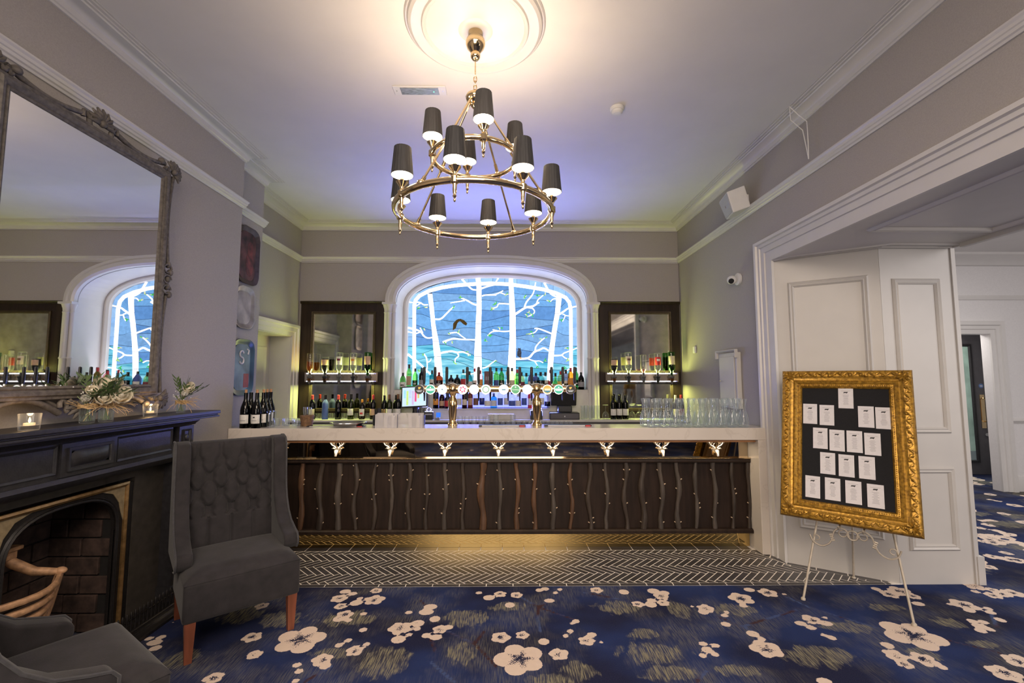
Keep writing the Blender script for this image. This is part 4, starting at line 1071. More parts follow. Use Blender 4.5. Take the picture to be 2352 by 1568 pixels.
# ceiling fittings
al = thing('emergency_light', 'recessed emergency light with white plate and blue-grey lens on ceiling', 'light', (-.628, 3.10, ZC))
MB().box(-.19, .19, -.052, .052, -.008, -.0005).build('plate', M['whiteplastic'], al, bevel=.004)
M['lens'] = mat('blue_grey_lens', (.22, .25, .30), .15, var=.5, scale=30, stretch=(1, 6, 1))
MB().box(-.135, .135, -.036, .036, -.013, -.008).build('lens', M['lens'], al)
MB().lathe([(.004, -.0095), (.004, -.0085)], 8, cx=-.165).lathe([(.004, -.0095), (.004, -.0085)], 8, cx=.165).build('screws', M['steel'], al)
MB().ball((.10, 0, -.0135), .004).build('indicator', emis('green_led', (.2, 1, .5), 3), al)
sd = thing('smoke_detector', 'round white smoke detector on the ceiling', 'detector', (.838, 3.30, ZC))
MB().lathe([(.052, -.0005), (.052, -.018), (.046, -.024), (.042, -.024)], 24).build('base', M['whiteplastic'], sd, smooth=40)
MB().lathe([(.040, -.024), (.040, -.040), (.030, -.050), (0, -.052)], 24).build('sensor_cap', M['whiteplastic'], sd, smooth=40)

# ------------------------------------------------------------------ right wall fittings
sp = thing('wall_speaker', 'white wedge loudspeaker tilted on the right wall above the picture rail', 'speaker', (XR, 4.16, 3.19))
SM = Matrix.Rotation(math.radians(-18), 4, 'Y') @ Matrix.Rotation(math.radians(-14), 4, 'Z')
bx_ = MB(); prof = [(-.17, -.085), (-.172, .02), (-.15, .085), (.17, .085), (.17, -.085)]
bx_.prism([(-.16, .10), (.16, .10), (.13, -.10), (-.13, -.10)][::-1], -.02, -.18, lambda a, b, d: (d, a, b), Matrix.Translation((-.015, 0, 0)) @ SM)
bx_.build('cabinet', M['whiteplastic'], sp, bevel=.01, seg=2)
MB().prism([(-.148, .088), (.148, .088), (.12, -.088), (-.12, -.088)][::-1], -.181, -.184, lambda a, b, d: (d, a, b), Matrix.Translation((-.015, 0, 0)) @ SM).build('grille', mat('speaker_grille', (.50, .49, .50), .8, var=.1, scale=300), sp)
MB().box(-.187, -.184, -.010, .010, -.010, .010, Matrix.Translation((-.015, 0, 0)) @ SM).build('badge', M['chrome'], sp)
MB().box(-.05, -.0005, -.03, .03, -.04, .04).build('bracket', M['whiteplastic'], sp)
cc = thing('security_camera', 'small white security camera on the right wall beside the opening', 'camera', (XR, 4.37, 2.47))
RX = Matrix.Rotation(-PI/2, 4, 'Y')
MB().lathe([(.06, .0005), (.06, .018), (.05, .026), (.03, .028)], 20, M=RX).build('mount', M['whiteplastic'], cc, smooth=40)
MB().ball((-.062, .02, -.005), .044, (1, 1, 1), 16, 10).build('camera_body', M['whiteplastic'], cc, smooth=60)
MB().lathe([(.026, 0), (.026, .010), (.018, .012)], 14, M=Matrix.Translation((-.085, -.012, -.02)) @ Matrix.Rotation(math.radians(115), 4, 'X')).build('lens', M['blackplastic'], cc, smooth=40)
ts = thing('wall_sensor', 'small white sensor box on the right wall behind the bar', 'sensor', (XR, 5.45, 1.84))
MB().box(-.022, -.0005, -.032, .032, -.042, .042).build('housing', M['whiteplastic'], ts, bevel=.006)
MB().box(-.0235, -.022, -.02, .02, -.02, .02).build('cover_plate', M['paper'], ts)
ac = thing('access_cupboard', 'small white wall cupboard with moulded rim on the right wall', 'cupboard', (XR, 4.575, 1.5))
MB().box(-.045, -.0005, -.185, .185, -.30, .255).build('carcass', M['panelwhite'], ac, bevel=.004)
MB().box(-.056, -.046, -.15, .15, -.28, .215).build('door', M['panelwhite'], ac, bevel=.003)
MB().sweep([(-.19, .20), (-.19, .262), (.19, .262), (.19, .20)], [(0, 0), (0, .02), (.012, .03), (.02, .026), (.02, 0)], lambda a, b, d: (-.045-d, a, b)).build('rim_moulding', M['panelwhite'], ac)
MB().tube([(-.058, .118, -.03), (-.075, .118, -.03), (-.075, .085, -.03)], .005, 6).build('handle', M['steel'], ac)
cb = MB().tube([(XR-.145, 3.252, ZC-.012), (XR-.10, 3.22, 3.46), (XR-.055, 3.20, 3.40), (XR-.047, 3.21, 3.33), (XR-.043, 3.215, 3.25), (XR-.043, 3.22, 3.12)], .0035, 6).tube([(XR-.145, 3.252, ZC-.012), (XR-.11, 3.30, 3.47), (XR-.055, 3.25, 3.36), (XR-.046, 3.23, 3.20), (XR-.043, 3.22, 3.12)], .0035, 6)
tag(cb.build('loose_cable', M['whiteplastic'], smooth=60), 'thin loose white cable hanging from cornice to picture rail', 'cable')

# ------------------------------------------------------------------ three metal trays on the pier
M['traydark'] = mat('dark_tin', (.075, .055, .055), .35, .4, var=.3, scale=20); M['traygrey'] = mat('worn_pewter_tin', (.32, .28, .25), .4, .6, var=.25, scale=14)
M['trayteal'] = mat('teal_enamel_tin', (.030, .065, .085), .3, .2, var=.5, scale=6)
M['traypic'] = mat('dark_red_painted_picture', (.085, .030, .028), .5, var=.9, scale=9); M['traypic2'] = mat('pale_grey_painted_picture', (.36, .32, .29), .5, var=.35, scale=8); M['traypic3'] = mat('smoky_blue_painted_picture', (.13, .19, .22), .4, var=.6, scale=5)
def tray(label, y0, y1, za, zb, mr, mp):
    yc, zc_ = (y0+y1)/2, (za+zb)/2
    t = thing('metal_tray', label, 'tray', (XP, yc, zc_), 0, None)
    hw, hh = (y1-y0)/2, (zb-za)/2
    rr_ = .09
    path = []
    for cx, cz, a in ((hw-rr_, hh-rr_, 0), (-hw+rr_, hh-rr_, 90), (-hw+rr_, -hh+rr_, 180), (hw-rr_, -hh+rr_, 270)):
        for k in range(6):
            b = math.radians(a+18*k); q = rr_*(1+.03*math.cos(k*2.6))
            path.append((cx+q*math.cos(b), cz+q*math.sin(b)))
    MB().sweep(path, [(0, .020), (.0, .026), (.012, .024), (.035, .010), (.05, .007), (.05, .0), (0, .018)], lambda a, b, d: (d, a, b), closed=True).build('rim', mr, t, smooth=40)
    inn = [(a*(hw-.046)/hw, b*(hh-.046)/hh) for a, b in path]
    MB().box(-.004, .003, -.02, .02, -.02, .02).build('wall_hook', M['steel'], t)
    MB().prism(inn, .002, .008, lambda a, b, d: (d, a, b)).build('painted_centre', mp, t)
    return t
t1 = tray('top hanging tray, dark tin with a dark red picture', 4.09, 4.44, 2.39, 2.935, M['traydark'], M['traypic'])
MB().ball((.009, .045, .08), .05, (.03, 1, 1.3)).ball((.009, .04, -.07), .075, (.02, .9, 1.7)).build('painted_patch', mat('red_painted_patch', (.13, .028, .026), .5, var=.7, scale=20), t1)
t2 = tray('middle hanging tray, pewter with a pale grey picture', 4.09, 4.40, 1.965, 2.36, M['traygrey'], M['traypic2'])
t3 = tray('bottom hanging tray, teal enamel with a red corner', 4.09, 4.43, 1.345, 1.86, M['trayteal'], M['traypic3'])
MB().box(.0082, .0095, .03, .115, -.19, -.06).build('red_corner', mat('red_enamel', (.24, .02, .03), .3, var=.2), t3)
sq = [(.010, -.02+.045*math.cos(a), .12+.03*math.sin(a)) for a in np.linspace(.4, PI*1.5, 9)]+[(.010, -.02+.045*math.cos(a), .06+.03*math.sin(a)) for a in np.linspace(PI/2, -PI*.9, 9)]
MB().tube([(x, y*.7, z) for x, y, z in sq], .009, 6).build('painted_letter', M['paper'], t3, smooth=60)
MB().tube([(.010, .07, .17), (.010, .10, .16), (.010, .085, .12)], .008, 6).build('painted_bird', M['paper'], t3, smooth=60)

# ------------------------------------------------------------------ fireplace
YC = 2.50
FP = thing('fireplace', 'black painted mantelpiece with cast iron arched fire insert', 'fireplace', (XB, YC, 0))
FX = lambda a, b, d: (d, a, b)         # a along Y (local), b up, d out of the breast
MB().box(.001, .24, -.98, .955, 1.238, 1.262).box(.001, .228, -.968, .943, 1.226, 1.2385).box(.001, .236, -.976, .951, 1.2135, 1.2265).build('mantel_shelf', M['blackwood'], FP, bevel=.004, seg=2)
MB().sweep([(-.80, 1.2132), (.80, 1.2132)], [(0, 0), (0, .19), (-.012, .19), (-.03, .165), (-.04, .16), (-.045, 0)], FX).build('bed_mould', M['blackwood'], FP, smooth=30)
MB().box(.001, .135, -.62, .62, .975, 1.17).build('frieze', M['blackwood'], FP)
for y0, y1 in ((-.62, -.165), (.17, .62)):
    MB().sweep([(y0+.01, 1.02), (y1-.01, 1.02), (y1-.01, 1.16), (y0+.01, 1.16)], [(0, .135), (0, .142), (.01, .137), (.012, .135)], FX, closed=True).build('frieze_panel', M['blackwood'], FP)
cp = MB().box(.135, .150, -.16, .165, 1.0, 1.168)
cp.sweep([(-.13, 1.025), (.135, 1.025), (.135, 1.145), (-.13, 1.145)], [(0, .150), (0, .160), (.014, .158), (.018, .148)], FX, closed=True)
cp.grid(10, 6, lambda a, b: (.150+.016*math.sin(PI*b)**.6*min(1, 8*a, 8*(1-a)), -.11+.225*a, 1.045+.08*b))
cp.build('centre_tablet', M['blackwood'], FP, smooth=40)
MB().sweep([(-.64, .975), (.64, .975)], [(0, 0), (.02, .15), (.0, .165), (-.02, .155), (-.035, .14), (-.035, 0)], FX).build('frieze_moulding', M['blackwood'], FP, smooth=30)
for s in (-1, 1):
    y0, y1 = (.66, .80) if s > 0 else (-.80, -.66)
    p = MB().box(.001, .150, y0, y1, .11, 1.168).box(.001, .172, y0-.012, y1+.012, .002, .12).box(.001, .165, y0-.006, y1+.006, .985, 1.0)
    for k in range(4):
        yy = y0+.02+k*(y1-y0-.04)/3; p.tube([(.150, yy, .15), (.150, yy, .95)], .008, 6)
    p.sweep([(y0+.035, 1.03), (y1-.035, 1.03), (y1-.035, 1.145), (y0+.035, 1.145)], [(0, .150), (0, .162), (.008, .158), (.012, .15)], FX, closed=True)
    p.ball((.152, (y0+y1)/2, 1.088), .016, (.6, 1, 1.4), 8, 6)
    p.build('pilaster', M['blackwood'], FP, smooth=30)
MB().box(.001, .06, .42, .66, .002, .972).box(.001, .06, -.66, -.42, .002, .972).box(.001, .06, -.42, .42, .885, .972).build('slip_surround', mat('dark_slate_slip', (.050, .043, .037), .5, var=.2, scale=20), FP)
# cast insert with arched opening
ar = superarch(0, .30, .60, .215, 20, 2.7)
ins = MB()
topv = [(-.30, .06)]+ar+[(.30, .06)]
for (a, b), (c, d) in zip(ar, ar[1:]): ins.prism([(a, b), (c, d), (c, .86), (a, .86)], .03, .055, FX)
ins.box(.03, .055, -.42, -.30, .003, .86).box(.03, .055, .30, .42, .003, .86)
ins.sweep(topv, [(0, .05), (0, .062), (.006, .066), (.014, .060), (.020, .064), (.026, .055)], FX)
ins.build('cast_iron_insert', M['castiron'], FP, smooth=30)
MB().sweep([(.375, .02), (.375, .868), (-.41, .868), (-.41, .02)], [(0, .05), (0, .068), (.012, .074), (.024, .066), (.024, .05)], FX).build('brass_edge', mat('tarnished_brass_edge', (.42, .25, .10), .35, .8, var=.3, scale=30), FP, smooth=30)
M['spandrel'] = mat('aged_ivory_enamel', (.26, .20, .115), .5, var=.3, scale=30)
for s in (-1, 1):
    MB().prism([(s*.352, .848), (s*.352, .64), (s*.330, .70), (s*.315, .755), (s*.27, .815), (s*.20, .840), (s*.16, .848)], .0552, .060, FX).build('spandrel', M['spandrel'], FP)
# firebox: back and sides of fire bricks
M['brick'] = mat('sooty_fire_brick', (.050, .030, .024), .9, var=.5, scale=20, bump=.3); M['soot'] = mat('soot', (.010, .009, .009), .95, var=.3)
fbx = MB().box(-.42, -.36, -.36, .36, .003, .97).box(-.42, .03, -.40, -.335, .003, .97).box(-.42, .03, .335, .40, .003, .97).box(-.42, .03, -.36, .36, .90, .97)
wl_cut = True
fb = fbx.build('firebox', M['soot'], FP)
for row in range(8):
    z = .01+row*.108
    off = .115 if row % 2 else 0
    for k in range(-2, 3):
        y0 = max(k*.23-off, -.333); y1 = min(k*.23+.222-off, .333)
        if y1-y0 > .03: MB().box(-.362, -.346+R.uniform(0, .008), y0, y1, z, z+.10).build('fire_brick', M['brick'], fb, bevel=.004)
    for k in range(2):
        x0 = -.345+k*.20-(.09 if row % 2 else 0); x1 = x0+.19; x0 = max(x0, -.343); x1 = min(x1, .02)
        if x1-x0 > .03: MB().box(x0, x1, .322-R.uniform(0, .006), .337, z, z+.10).build('fire_brick', M['brick'], fb, bevel=.004)
# dog grate standing in the firebox
G_ = thing('fire_basket', 'rusty iron fire basket with curved bars standing in the fireplace', 'grate', (XB-.09, YC-.21, 0))
def bow(z, half, bulge, n=9): return [(.10+bulge*math.cos(t*PI/2)-.0, half*t, z) for t in np.linspace(-1, 1, n)]
for k in range(5):
    z = .46-k*.052; hf = .235-k*.022
    MB().tube(bow(z, hf, .13-k*.012), .0155, 6).build('front_bar', M['rust'], G_, smooth=60)
for s in (-1, 1):
    MB().tube([(.10, s*.235, .47), (.09, s*.20, .32), (.08, s*.16, .20), (.08, s*.15, .0)], [.018, .02, .022, .018], 8).ball((.10, s*.24, .478), .024, (1.3, 1, .8)).build('grate_post', M['rust'], G_, smooth=60)
    MB().tube([(.10, s*.235, .475), (.0, s*.20, .49), (-.06, s*.15, .55), (-.09, s*.12, .60)], [.018, .024, .026, .02], 8).build('side_arm', M['rust'], G_, smooth=60)
    MB().tube([(-.10, s*.12, .0), (-.10, s*.12, .58)], .016, 6).build('rear_post', M['rust'], G_)
MB().box(-.14, -.05, -.24, .16, .575, .615).box(-.155, -.04, -.26, .18, .615, .635).build('top_ledge', M['rust'], G_, bevel=.004)
MB().box(-.135, -.115, -.13, .13, .18, .575).build('fire_back', M['rust'], G_)
MB().box(-.11, .15, -.15, .15, .19, .205).build('bottom_grid', M['castiron'], G_)
# hearth and fender
hs = MB().box(XB+.001, XB+.30, YC-.78, YC+.72, .0006, .022).build('hearth_slab', M['castiron'], bevel=.004)
tag(hs, 'low black hearth slab in front of the fire', 'hearth')
FE = thing('fireplace_fender', 'low black cast iron fender with a pierced gallery', 'fender', (XB+.22, YC, .0225))
MB().box(0, .028, -.62, .66, 0, .035).build('base_rail', M['castiron'], FE, bevel=.004)
gl_ = MB()
for k in range(42):
    y = -.60+k*.03
    gl_.lathe([(.005, .035), (.007, .05), (.004, .065), (.008, .085), (.006, .105), (.009, .12), (.004, .137), (0, .142)], 6, cx=.014, cy=y)
tag(gl_.build('gallery', M['castiron'], FE, smooth=60), kind='stuff')
MB().tube([(.014, -.61, .098), (.014, .65, .098)], .005, 6).build('gallery_rail', M['castiron'], FE)
for s in (-.61, .65): MB().lathe([(.012, 0), (.014, .06), (.009, .09), (.014, .15), (.010, .19), (0, .21)], 10, cx=.014, cy=s).build('corner_post', M['castiron'], FE, smooth=50)
MB().box(.0285, .034, -.62, .66, 0, .012).build('bright_edge', M['steel'], FE)

# ------------------------------------------------------------------ overmantel mirror
MX = XB+.105
my0, my1, mz0, mz1 = 2.00, 2.925, 1.455, 2.822
MR = thing('overmantel_mirror', 'large mirror in a grey carved frame with scrolls and shells above the fireplace', 'mirror', (MX, (my0+my1)/2, 1.38))
MB().box(MX-.012, MX, my0-.02, my1+.02, mz0-.02, mz1+.02).build('mirror_glass', M['mirror'], MR, True)
MB().box(XB+.004, MX-.013, my0-.03, my1+.03, mz0-.02, mz1+.02).build('back_board', M['greyframe'], MR, True)
FR = [(.012, -.015), (.004, .004), (-.006, .010), (-.014, .004), (-.026, .016), (-.040, .020), (-.048, .010), (-.060, .012), (-.066, -.01), (-.066, -.07)]
MB().sweep([(my0, mz0), (my1, mz0), (my1, mz1), (my0, mz1)], FR, lambda a, b, d: (MX+d, a, b), closed=True).build('frame_moulding', M['greyframe'], MR, True, smooth=35)
yc = (my0+my1)/2
def leafy(m, c, r, a0, n=7, spread=2.2):
    for k in range(n):
        a = a0+spread*(k/(n-1)-.5); q = Vector((0, math.cos(a), math.sin(a)))
        p0 = Vector(c); m.tube([p0, p0+q*r*.6+Vector((.018, 0, 0)), p0+q*r+Vector((.006, 0, 0))], [.010, .014, .005], 6)
    m.ball((c[0]+.012, c[1], c[2]), .022, (1, 1, 1), 8, 6)
# outer scrolled rails: bowed strips joining the corner shells
rails = MB()
def bowed(a, b, sag, horiz):
    pts = []
    for t in np.linspace(0, 1, 15):
        s = a+(b-a)*t; d = sag*(math.sin(PI*t)**.8)
        pts.append((MX-.012, s, d) if horiz else (MX-.012, d, s))
    return pts
for (a, b) in ((my0-.02, yc-.10), (yc+.10, my1+.02)):
    rails.tube([(MX-.005, y, mz1+.105-.035*math.sin(PI*t)) for y, t in zip(np.linspace(a, b, 12), np.linspace(0, 1, 12))], .014, 8)
    rails.tube([(MX-.010, y, mz0-.135+.075*math.sin(PI*t)) for y, t in zip(np.linspace(a, b, 12), np.linspace(0, 1, 12))], .016, 8)
    rails.tube([(MX-.020, y, mz0-.105+.075*math.sin(PI*t)) for y, t in zip(np.linspace(a, b, 12), np.linspace(0, 1, 12))], .012, 8)
for yy, s in ((my0, -1), (my1, 1)):
    for (a, b) in ((mz0-.05, 2.06), (2.26, mz1+.05)):
        rails.tube([(MX-.010, yy+s*(.105-.024*math.sin(PI*t)), z) for z, t in zip(np.linspace(a, b, 12), np.linspace(0, 1, 12))], .013, 8)
rails.build('scrolled_rails', M['greyframe'], MR, True, smooth=60)
for name, c, a0 in (('top', (MX, yc, mz1+.10), PI/2), ('bottom', (MX, yc, mz0-.09), -PI/2)):
    m = MB(); leafy(m, c, .085, a0, 9, 3.4)
    for s in (-1, 1): m.tube([(MX, yc+s*(.05+.05*t+.012*math.sin(t*9)), c[2]-(.01)+.03*math.cos(t*8)) for t in np.linspace(0, 1, 12)], .012, 6)
    m.build('carved_crest', M['greyframe'], MR, True, smooth=60)
for yy, s in ((my0, -1), (my1, 1)):
    for zz, q in ((mz1+.075, 1), (mz0-.085, -1)):
        m = MB(); leafy(m, (MX, yy+s*.085, zz), .075, math.atan2(q, s), 9, 3.2)
        m.tube([(MX+.01, yy+s*.03-s*.03*t, zz+q*.01*math.sin(t*6)) for t in np.linspace(-1, 1, 8)], .012, 6)
        m.ball((MX+.005, yy-s*.02, zz+q*.03), .026, (.7, 1, .8))
        m.build('corner_shell', M['greyframe'], MR, True, smooth=60)
    m = MB()
    for k in range(5): m.ball((MX, yy+s*(.105+.014*math.cos(k*2.1)), 2.06+k*.05), .024, (.8, .8, 1), 8, 6)
    for k in range(3): m.tube([(MX+.008, yy+s*(.085+.035*math.cos(a)), 2.09+k*.07+.028*math.sin(a)) for a in np.linspace(0, 5, 10)], .008, 6)
    m.build('side_carving', M['greyframe'], MR, True, smooth=60)

# ------------------------------------------------------------------ wing chairs
def wing_chair(label, loc, rz):
    t = thing('wing_chair', label, 'chair', loc, rz, 'charcoal wing chairs by the fireplace')
    W2 = .29
    # seat: rounded block with crowned top
    def seatf(a, b):
        x = -W2+2*W2*a; y = -.24+.54*b
        ex = min(a, 1-a)*2*W2; ey = min(b, 1-b)*.54
        e = min(ex, ey)
        return (x, y, .405+.052*min(1, (e/.09))**.5+.012*math.sin(PI*a)*math.sin(PI*b))
    st = MB().grid(26, 24, seatf)
    st.build('seat_cushion', M['velvet'], t, smooth=60)
    MB().box(-W2, W2, -.25, .30, .205, .412).build('seat_base', M['velvet'], t, bevel=.022, seg=3, smooth=60)
    # tufted back
    z0_, z1_ = .43, 1.075
    BT = []
    for r, zz in enumerate((.66, .76, .86, .96)):
        nb = (3, 4)[r % 2]
        for k in range(nb): BT.append((-.19+.38*(k+(.5 if nb == 3 else 0))/3, zz))
    def bk(x, z):
        d = 0
        u_ = x/.127
        zz = (z-.66)/.10
        if z > .62:
            p = abs(((u_-zz/2+.5) % 1)-.5); q = abs(((u_+zz/2+.5) % 1)-.5)
            if z > .965: p = q = abs((u_ % 1)-.5)
            d = .023*max(max(0, 1-p/.13), max(0, 1-q/.13))
            for bx2, bz in BT:
                d += .055*math.exp(-(((x-bx2)/.023)**2+((z-bz)/.023)**2))
        else:
            p = abs(((u_+.5) % 1)-.5)
            d = .015*max(0, 1-p/.10)*min(1, max(.3, (.66-z)*20))
        edge = min((x+.25)/.05, (.25-x)/.05, (z1_+.004-z)/.04, 1)
        return -.20-(z-z0_)*.16-d+.02*max(edge, 0)**.5
    MB().grid(84, 108, lambda a, b: (-.25+.5*a, bk(-.25+.5*a, z0_+(z1_-z0_)*b), z0_+(z1_-z0_)*b)).build('tufted_back', M['velvet'], t, smooth=70)
    ob = MB().prism([(-.215, .205), (-.32, .205), (-.40, 1.06), (-.385, 1.082), (-.34, 1.085), (-.30, 1.07), (-.222, .43)], -.262, .262, lambda a, b, d: (d, a, b))
    ob.build('outer_back', M['velvet'], t, bevel=.012, seg=2, smooth=50)
    for bx2, bz in BT: MB().ball((bx2, bk(bx2, bz)+.009, bz), .0080, (1, .6, 1), 8, 5).build('back_button', M['velvetpipe'], t, smooth=60)
    # wings flowing into low arms
    wp = [(-.33, .41), (-.40, 1.0), (-.395, 1.06), (-.36, 1.09), (-.30, 1.095), (-.245, 1.08), (-.215, 1.04), (-.205, .98), (-.195, .86), (-.18, .76), (-.15, .68), (-.10, .61), (-.03, .555), (.06, .525), (.115, .51), (.135, .485), (.135, .45), (.11, .425), (.05, .412)]
    for s in (-1, 1):
        xi, xo = s*.236, s*.318
        m = MB().prism(wp, min(xi, xo), max(xi, xo), lambda a, b, d: (d, a, b))
        w_ = m.build('wing_arm', M['velvet'], t, bevel=.036, seg=4, smooth=60)
        pp = [(s*.316, y, z) for y, z in wp[1:]]
        MB().tube(pp, .006, 6).build('piping', M['velvetpipe'], w_, smooth=60)
    for sx in (-1, 1):
        for sy, y in ((1, .265), (-1, -.27)):
            m = MB(); x = sx*.252; k = 0 if sy > 0 else -.05
            a, b = .026, .017
            m.add([(x-a, y-a, .21), (x+a, y-a, .21), (x+a, y+a, .21), (x-a, y+a, .21), (x-b, y-b+k, 0), (x+b, y-b+k, 0), (x+b, y+b+k, 0), (x-b, y+b+k, 0)], [(0, 1, 2, 3), (4, 7, 6, 5), (0, 4, 5, 1), (1, 5, 6, 2), (2, 6, 7, 3), (3, 7, 4, 0)])
            m.build('leg', M['redwood'], t)
    return t
f1 = Vector((.643, -.766)); mid1 = Vector((-1.495, 2.70))
c1 = mid1-f1*.265
wing_chair('charcoal tufted wing chair facing the viewer in front of the bar', (c1.x, c1.y, .0005), math.atan2(-f1.x, f1.y))
f2 = Vector((.58, .815)); mid2 = Vector((-1.485, 1.965))
c2 = mid2-f2*.30
wing_chair('charcoal wing chair cut off at the lower left corner, seen from its side', (c2.x, c2.y, .0005), math.atan2(-f2.x, f2.y))

# ------------------------------------------------------------------ gilt frame on an easel
zb = .52
BL = at(1793, 1181, 'z', zb); BRt = at(2124, 1238, 'z', zb)
sd_ = (BRt-BL); FWID = sd_.length; sd_.normalize()
nv = Vector((-sd_.y, sd_.x, 0))           # away from the viewer
if nv.y < 0: nv = -nv
al_ = math.radians(17)
upv = Vector((0, 0, 1))*math.cos(al_)+nv*math.sin(al_)
FH = 1.078
outv = sd_.cross(upv)
if outv.y > 0: outv = -outv
PF = thing('gilt_picture_frame', 'ornate gold frame with black board of white seating cards on an easel', 'frame', tuple(BL))
def FP_(a, b, d): q = sd_*a+upv*b+outv*d; return (q.x, q.y, q.z)
prof_ = [(0, -.03), (0, .012), (.008, .030), (.020, .036), (.050, .034), (.066, .020), (.076, .018), (.088, .024), (.096, .020), (.104, .010), (.118, .012), (.126, .002), (.130, -.012)]
MB().sweep([(0, 0), (FWID, 0), (FWID, FH), (0, FH)], prof_, FP_, closed=True).build('frame_moulding', M['gilt'], PF, smooth=35)
orn = MB()
rr2 = random.Random(5)
for (x0_, y0_, x1_, y1_) in ((.035, .035, FWID-.035, .035), (.035, FH-.035, FWID-.035, FH-.035), (.035, .035, .035, FH-.035), (FWID-.035, .035, FWID-.035, FH-.035)):
    L_ = math.hypot(x1_-x0_, y1_-y0_); n = int(L_/.030)
    for k in range(n+1):
        t = k/n; x, y = x0_+(x1_-x0_)*t, y0_+(y1_-y0_)*t
        j = .010*math.sin(k*1.9)
        tx_, ty_ = (x1_-x0_)/L_, (y1_-y0_)/L_
        p = FP_(x-ty_*j, y+tx_*j, .034)
        orn.ball(p, rr2.uniform(.008, .015), (1, 1, 1), 6, 4)
        q = Vector(FP_(x, y, .036)); d1_ = Vector(FP_(tx_*.016-ty_*.014*(-1)**k, ty_*.016+tx_*.014*(-1)**k, .0))
        orn.tube([q-d1_, q+outv*.008, q+d1_], [.003, .006, .003], 5)
for cx_, cy_ in ((.05, .05), (FWID-.05, .05), (.05, FH-.05), (FWID-.05, FH-.05)):
    for k in range(9):
        a = k*2*PI/9; q = Vector(FP_(cx_, cy_, .036)); e = Vector(FP_(.042*math.cos(a), .042*math.sin(a), .0))
        orn.tube([q+e*.2, q+e*.7+outv*.010, q+e], [.006, .009, .003], 5)
orn.build('carved_ornament', M['gilt'], PF, smooth=60)
bead = MB()
for (x0_, y0_, x1_, y1_) in ((.112, .112, FWID-.112, .112), (.112, FH-.112, FWID-.112, FH-.112), (.112, .112, .112, FH-.112), (FWID-.112, .112, FWID-.112, FH-.112)):
    n = int(math.hypot(x1_-x0_, y1_-y0_)/.012)
    for k in range(n): bead.ball(FP_(x0_+(x1_-x0_)*k/n, y0_+(y1_-y0_)*k/n, .013), .0042, (1, 1, 1), 5, 4)
tag(bead.build('beaded_edge', M['gilt'], PF, smooth=60), kind='stuff')
MB().box(.10, FWID-.10, .10, FH-.10, -.028, -.014, None)
bd = MB().prism([(.10, .10), (FWID-.10, .10), (FWID-.10, FH-.10), (.10, FH-.10)], -.028, -.013, FP_).build('black_board', M['felt'], PF)
MB().prism([(.08, .08), (FWID-.08, .08), (FWID-.08, FH-.08), (.08, FH-.08)], -.036, -.0285, FP_).build('back_panel', mat('pine_back_panel', (.45, .27, .11), .6, var=.3, scale=10, stretch=(1, 6, 1)), PF)
for k in range(4):
    xk = .12+(FWID-.26)*k/3
    MB().prism([(xk, .06), (xk+.03, .06), (xk+.03, FH-.06), (xk, FH-.06)], -.046, -.0365, FP_).build('back_batten', mat('pine_batten', (.38, .22, .09), .6, var=.3, scale=10, stretch=(1, 6, 1)), PF)
# cards: corner pixels measured on the photo, carried onto the tilted board
def onboard(u, v):
    o = Vector((0, 0, HC)); d = (_f*F+_r*(u-1176.0)-_u*(v-784.0))
    p0 = BL+outv*(-.0125)
    t = (p0-o).dot(outv)/d.dot(outv); q = o+d*t-BL
    return q.dot(sd_), q.dot(upv)
K5 = 2.53
cards = [(462,188),(255,278),(352,286),(580,296),(683,304),(314,420),(411,433),(513,440),(618,455),(357,566),(466,580),(585,592),(270,702),(386,716),(507,735),(636,757)]
cw, chh = .088, .150
for k, (cx_, cy_) in enumerate(cards):
    a, b = onboard(1760+cx_/K5, 840+cy_/K5)
    c = MB().prism([(a-cw/2, b-chh/2), (a+cw/2, b-chh/2), (a+cw/2, b+chh/2), (a-cw/2, b+chh/2)], -.0125, -.0105, FP_).build('seating_card', M['paper'], PF)
    st = MB()
    st.prism([(a-.010, b+.046), (a-.013, b+.040), (a-.012, b+.034), (a-.0095, b+.038), (a+.004, b+.038), (a+.006, b+.033), (a+.008, b+.038), (a+.012, b+.043), (a+.014, b+.048), (a+.008, b+.047)], -.0104, -.0100, FP_)
    st.build('animal_emblem', M['ink'], c)
    tx2 = MB(); rq = random.Random(k)
    for r in range(10):
        w_ = rq.uniform(.010, .019); zz = b+.022-r*.0078
        tx2.prism([(a-w_, zz), (a+w_, zz), (a+w_, zz+.0022), (a-w_, zz+.0022)], -.0104, -.0101, FP_)
    tx2.prism([(a-.028, b+.0535), (a+.028, b+.0535), (a+.028, b+.0552), (a-.028, b+.0552)], -.0104, -.0101, FP_)
    tag(tx2.build('printed_lines', M['inkgrey'], c), kind='stuff')
# easel
M['cream'] = mat('cream_painted_metal', (.52, .46, .38), .5, .2, var=.1)
fl_, fr_, fb_ = at(1845, 1377, 'z', 0), at(2100, 1437, 'z', 0), at(1983, 1325, 'z', 0)
fb_ = Vector((2.60, 3.50, 0))
EA = thing('display_easel', 'cream metal easel with scrolled ledge holding the gold frame', 'easel', (fl_.x, fl_.y, .0005))
wl2 = lambda p: Vector(p)-Vector((fl_.x, fl_.y, 0))
mid = (fl_+fr_)/2
topc = mid+nv*.47+Vector((0, 0, 1.50))
for p0_, off in ((fl_, -.05), (fr_, .05)):
    p1_ = topc+sd_*off
    kk = MB().tube([wl2(p0_)+Vector((0, 0, .004)), wl2(p0_).lerp(wl2(p1_), .33)+nv*.045, wl2(p1_)], .0075, 8).lathe([(.014, 0), (.014, .012), (.008, .018)], 10, cx=wl2(p0_).x, cy=wl2(p0_).y)
    kk.build('front_leg', M['cream'], EA, smooth=60)
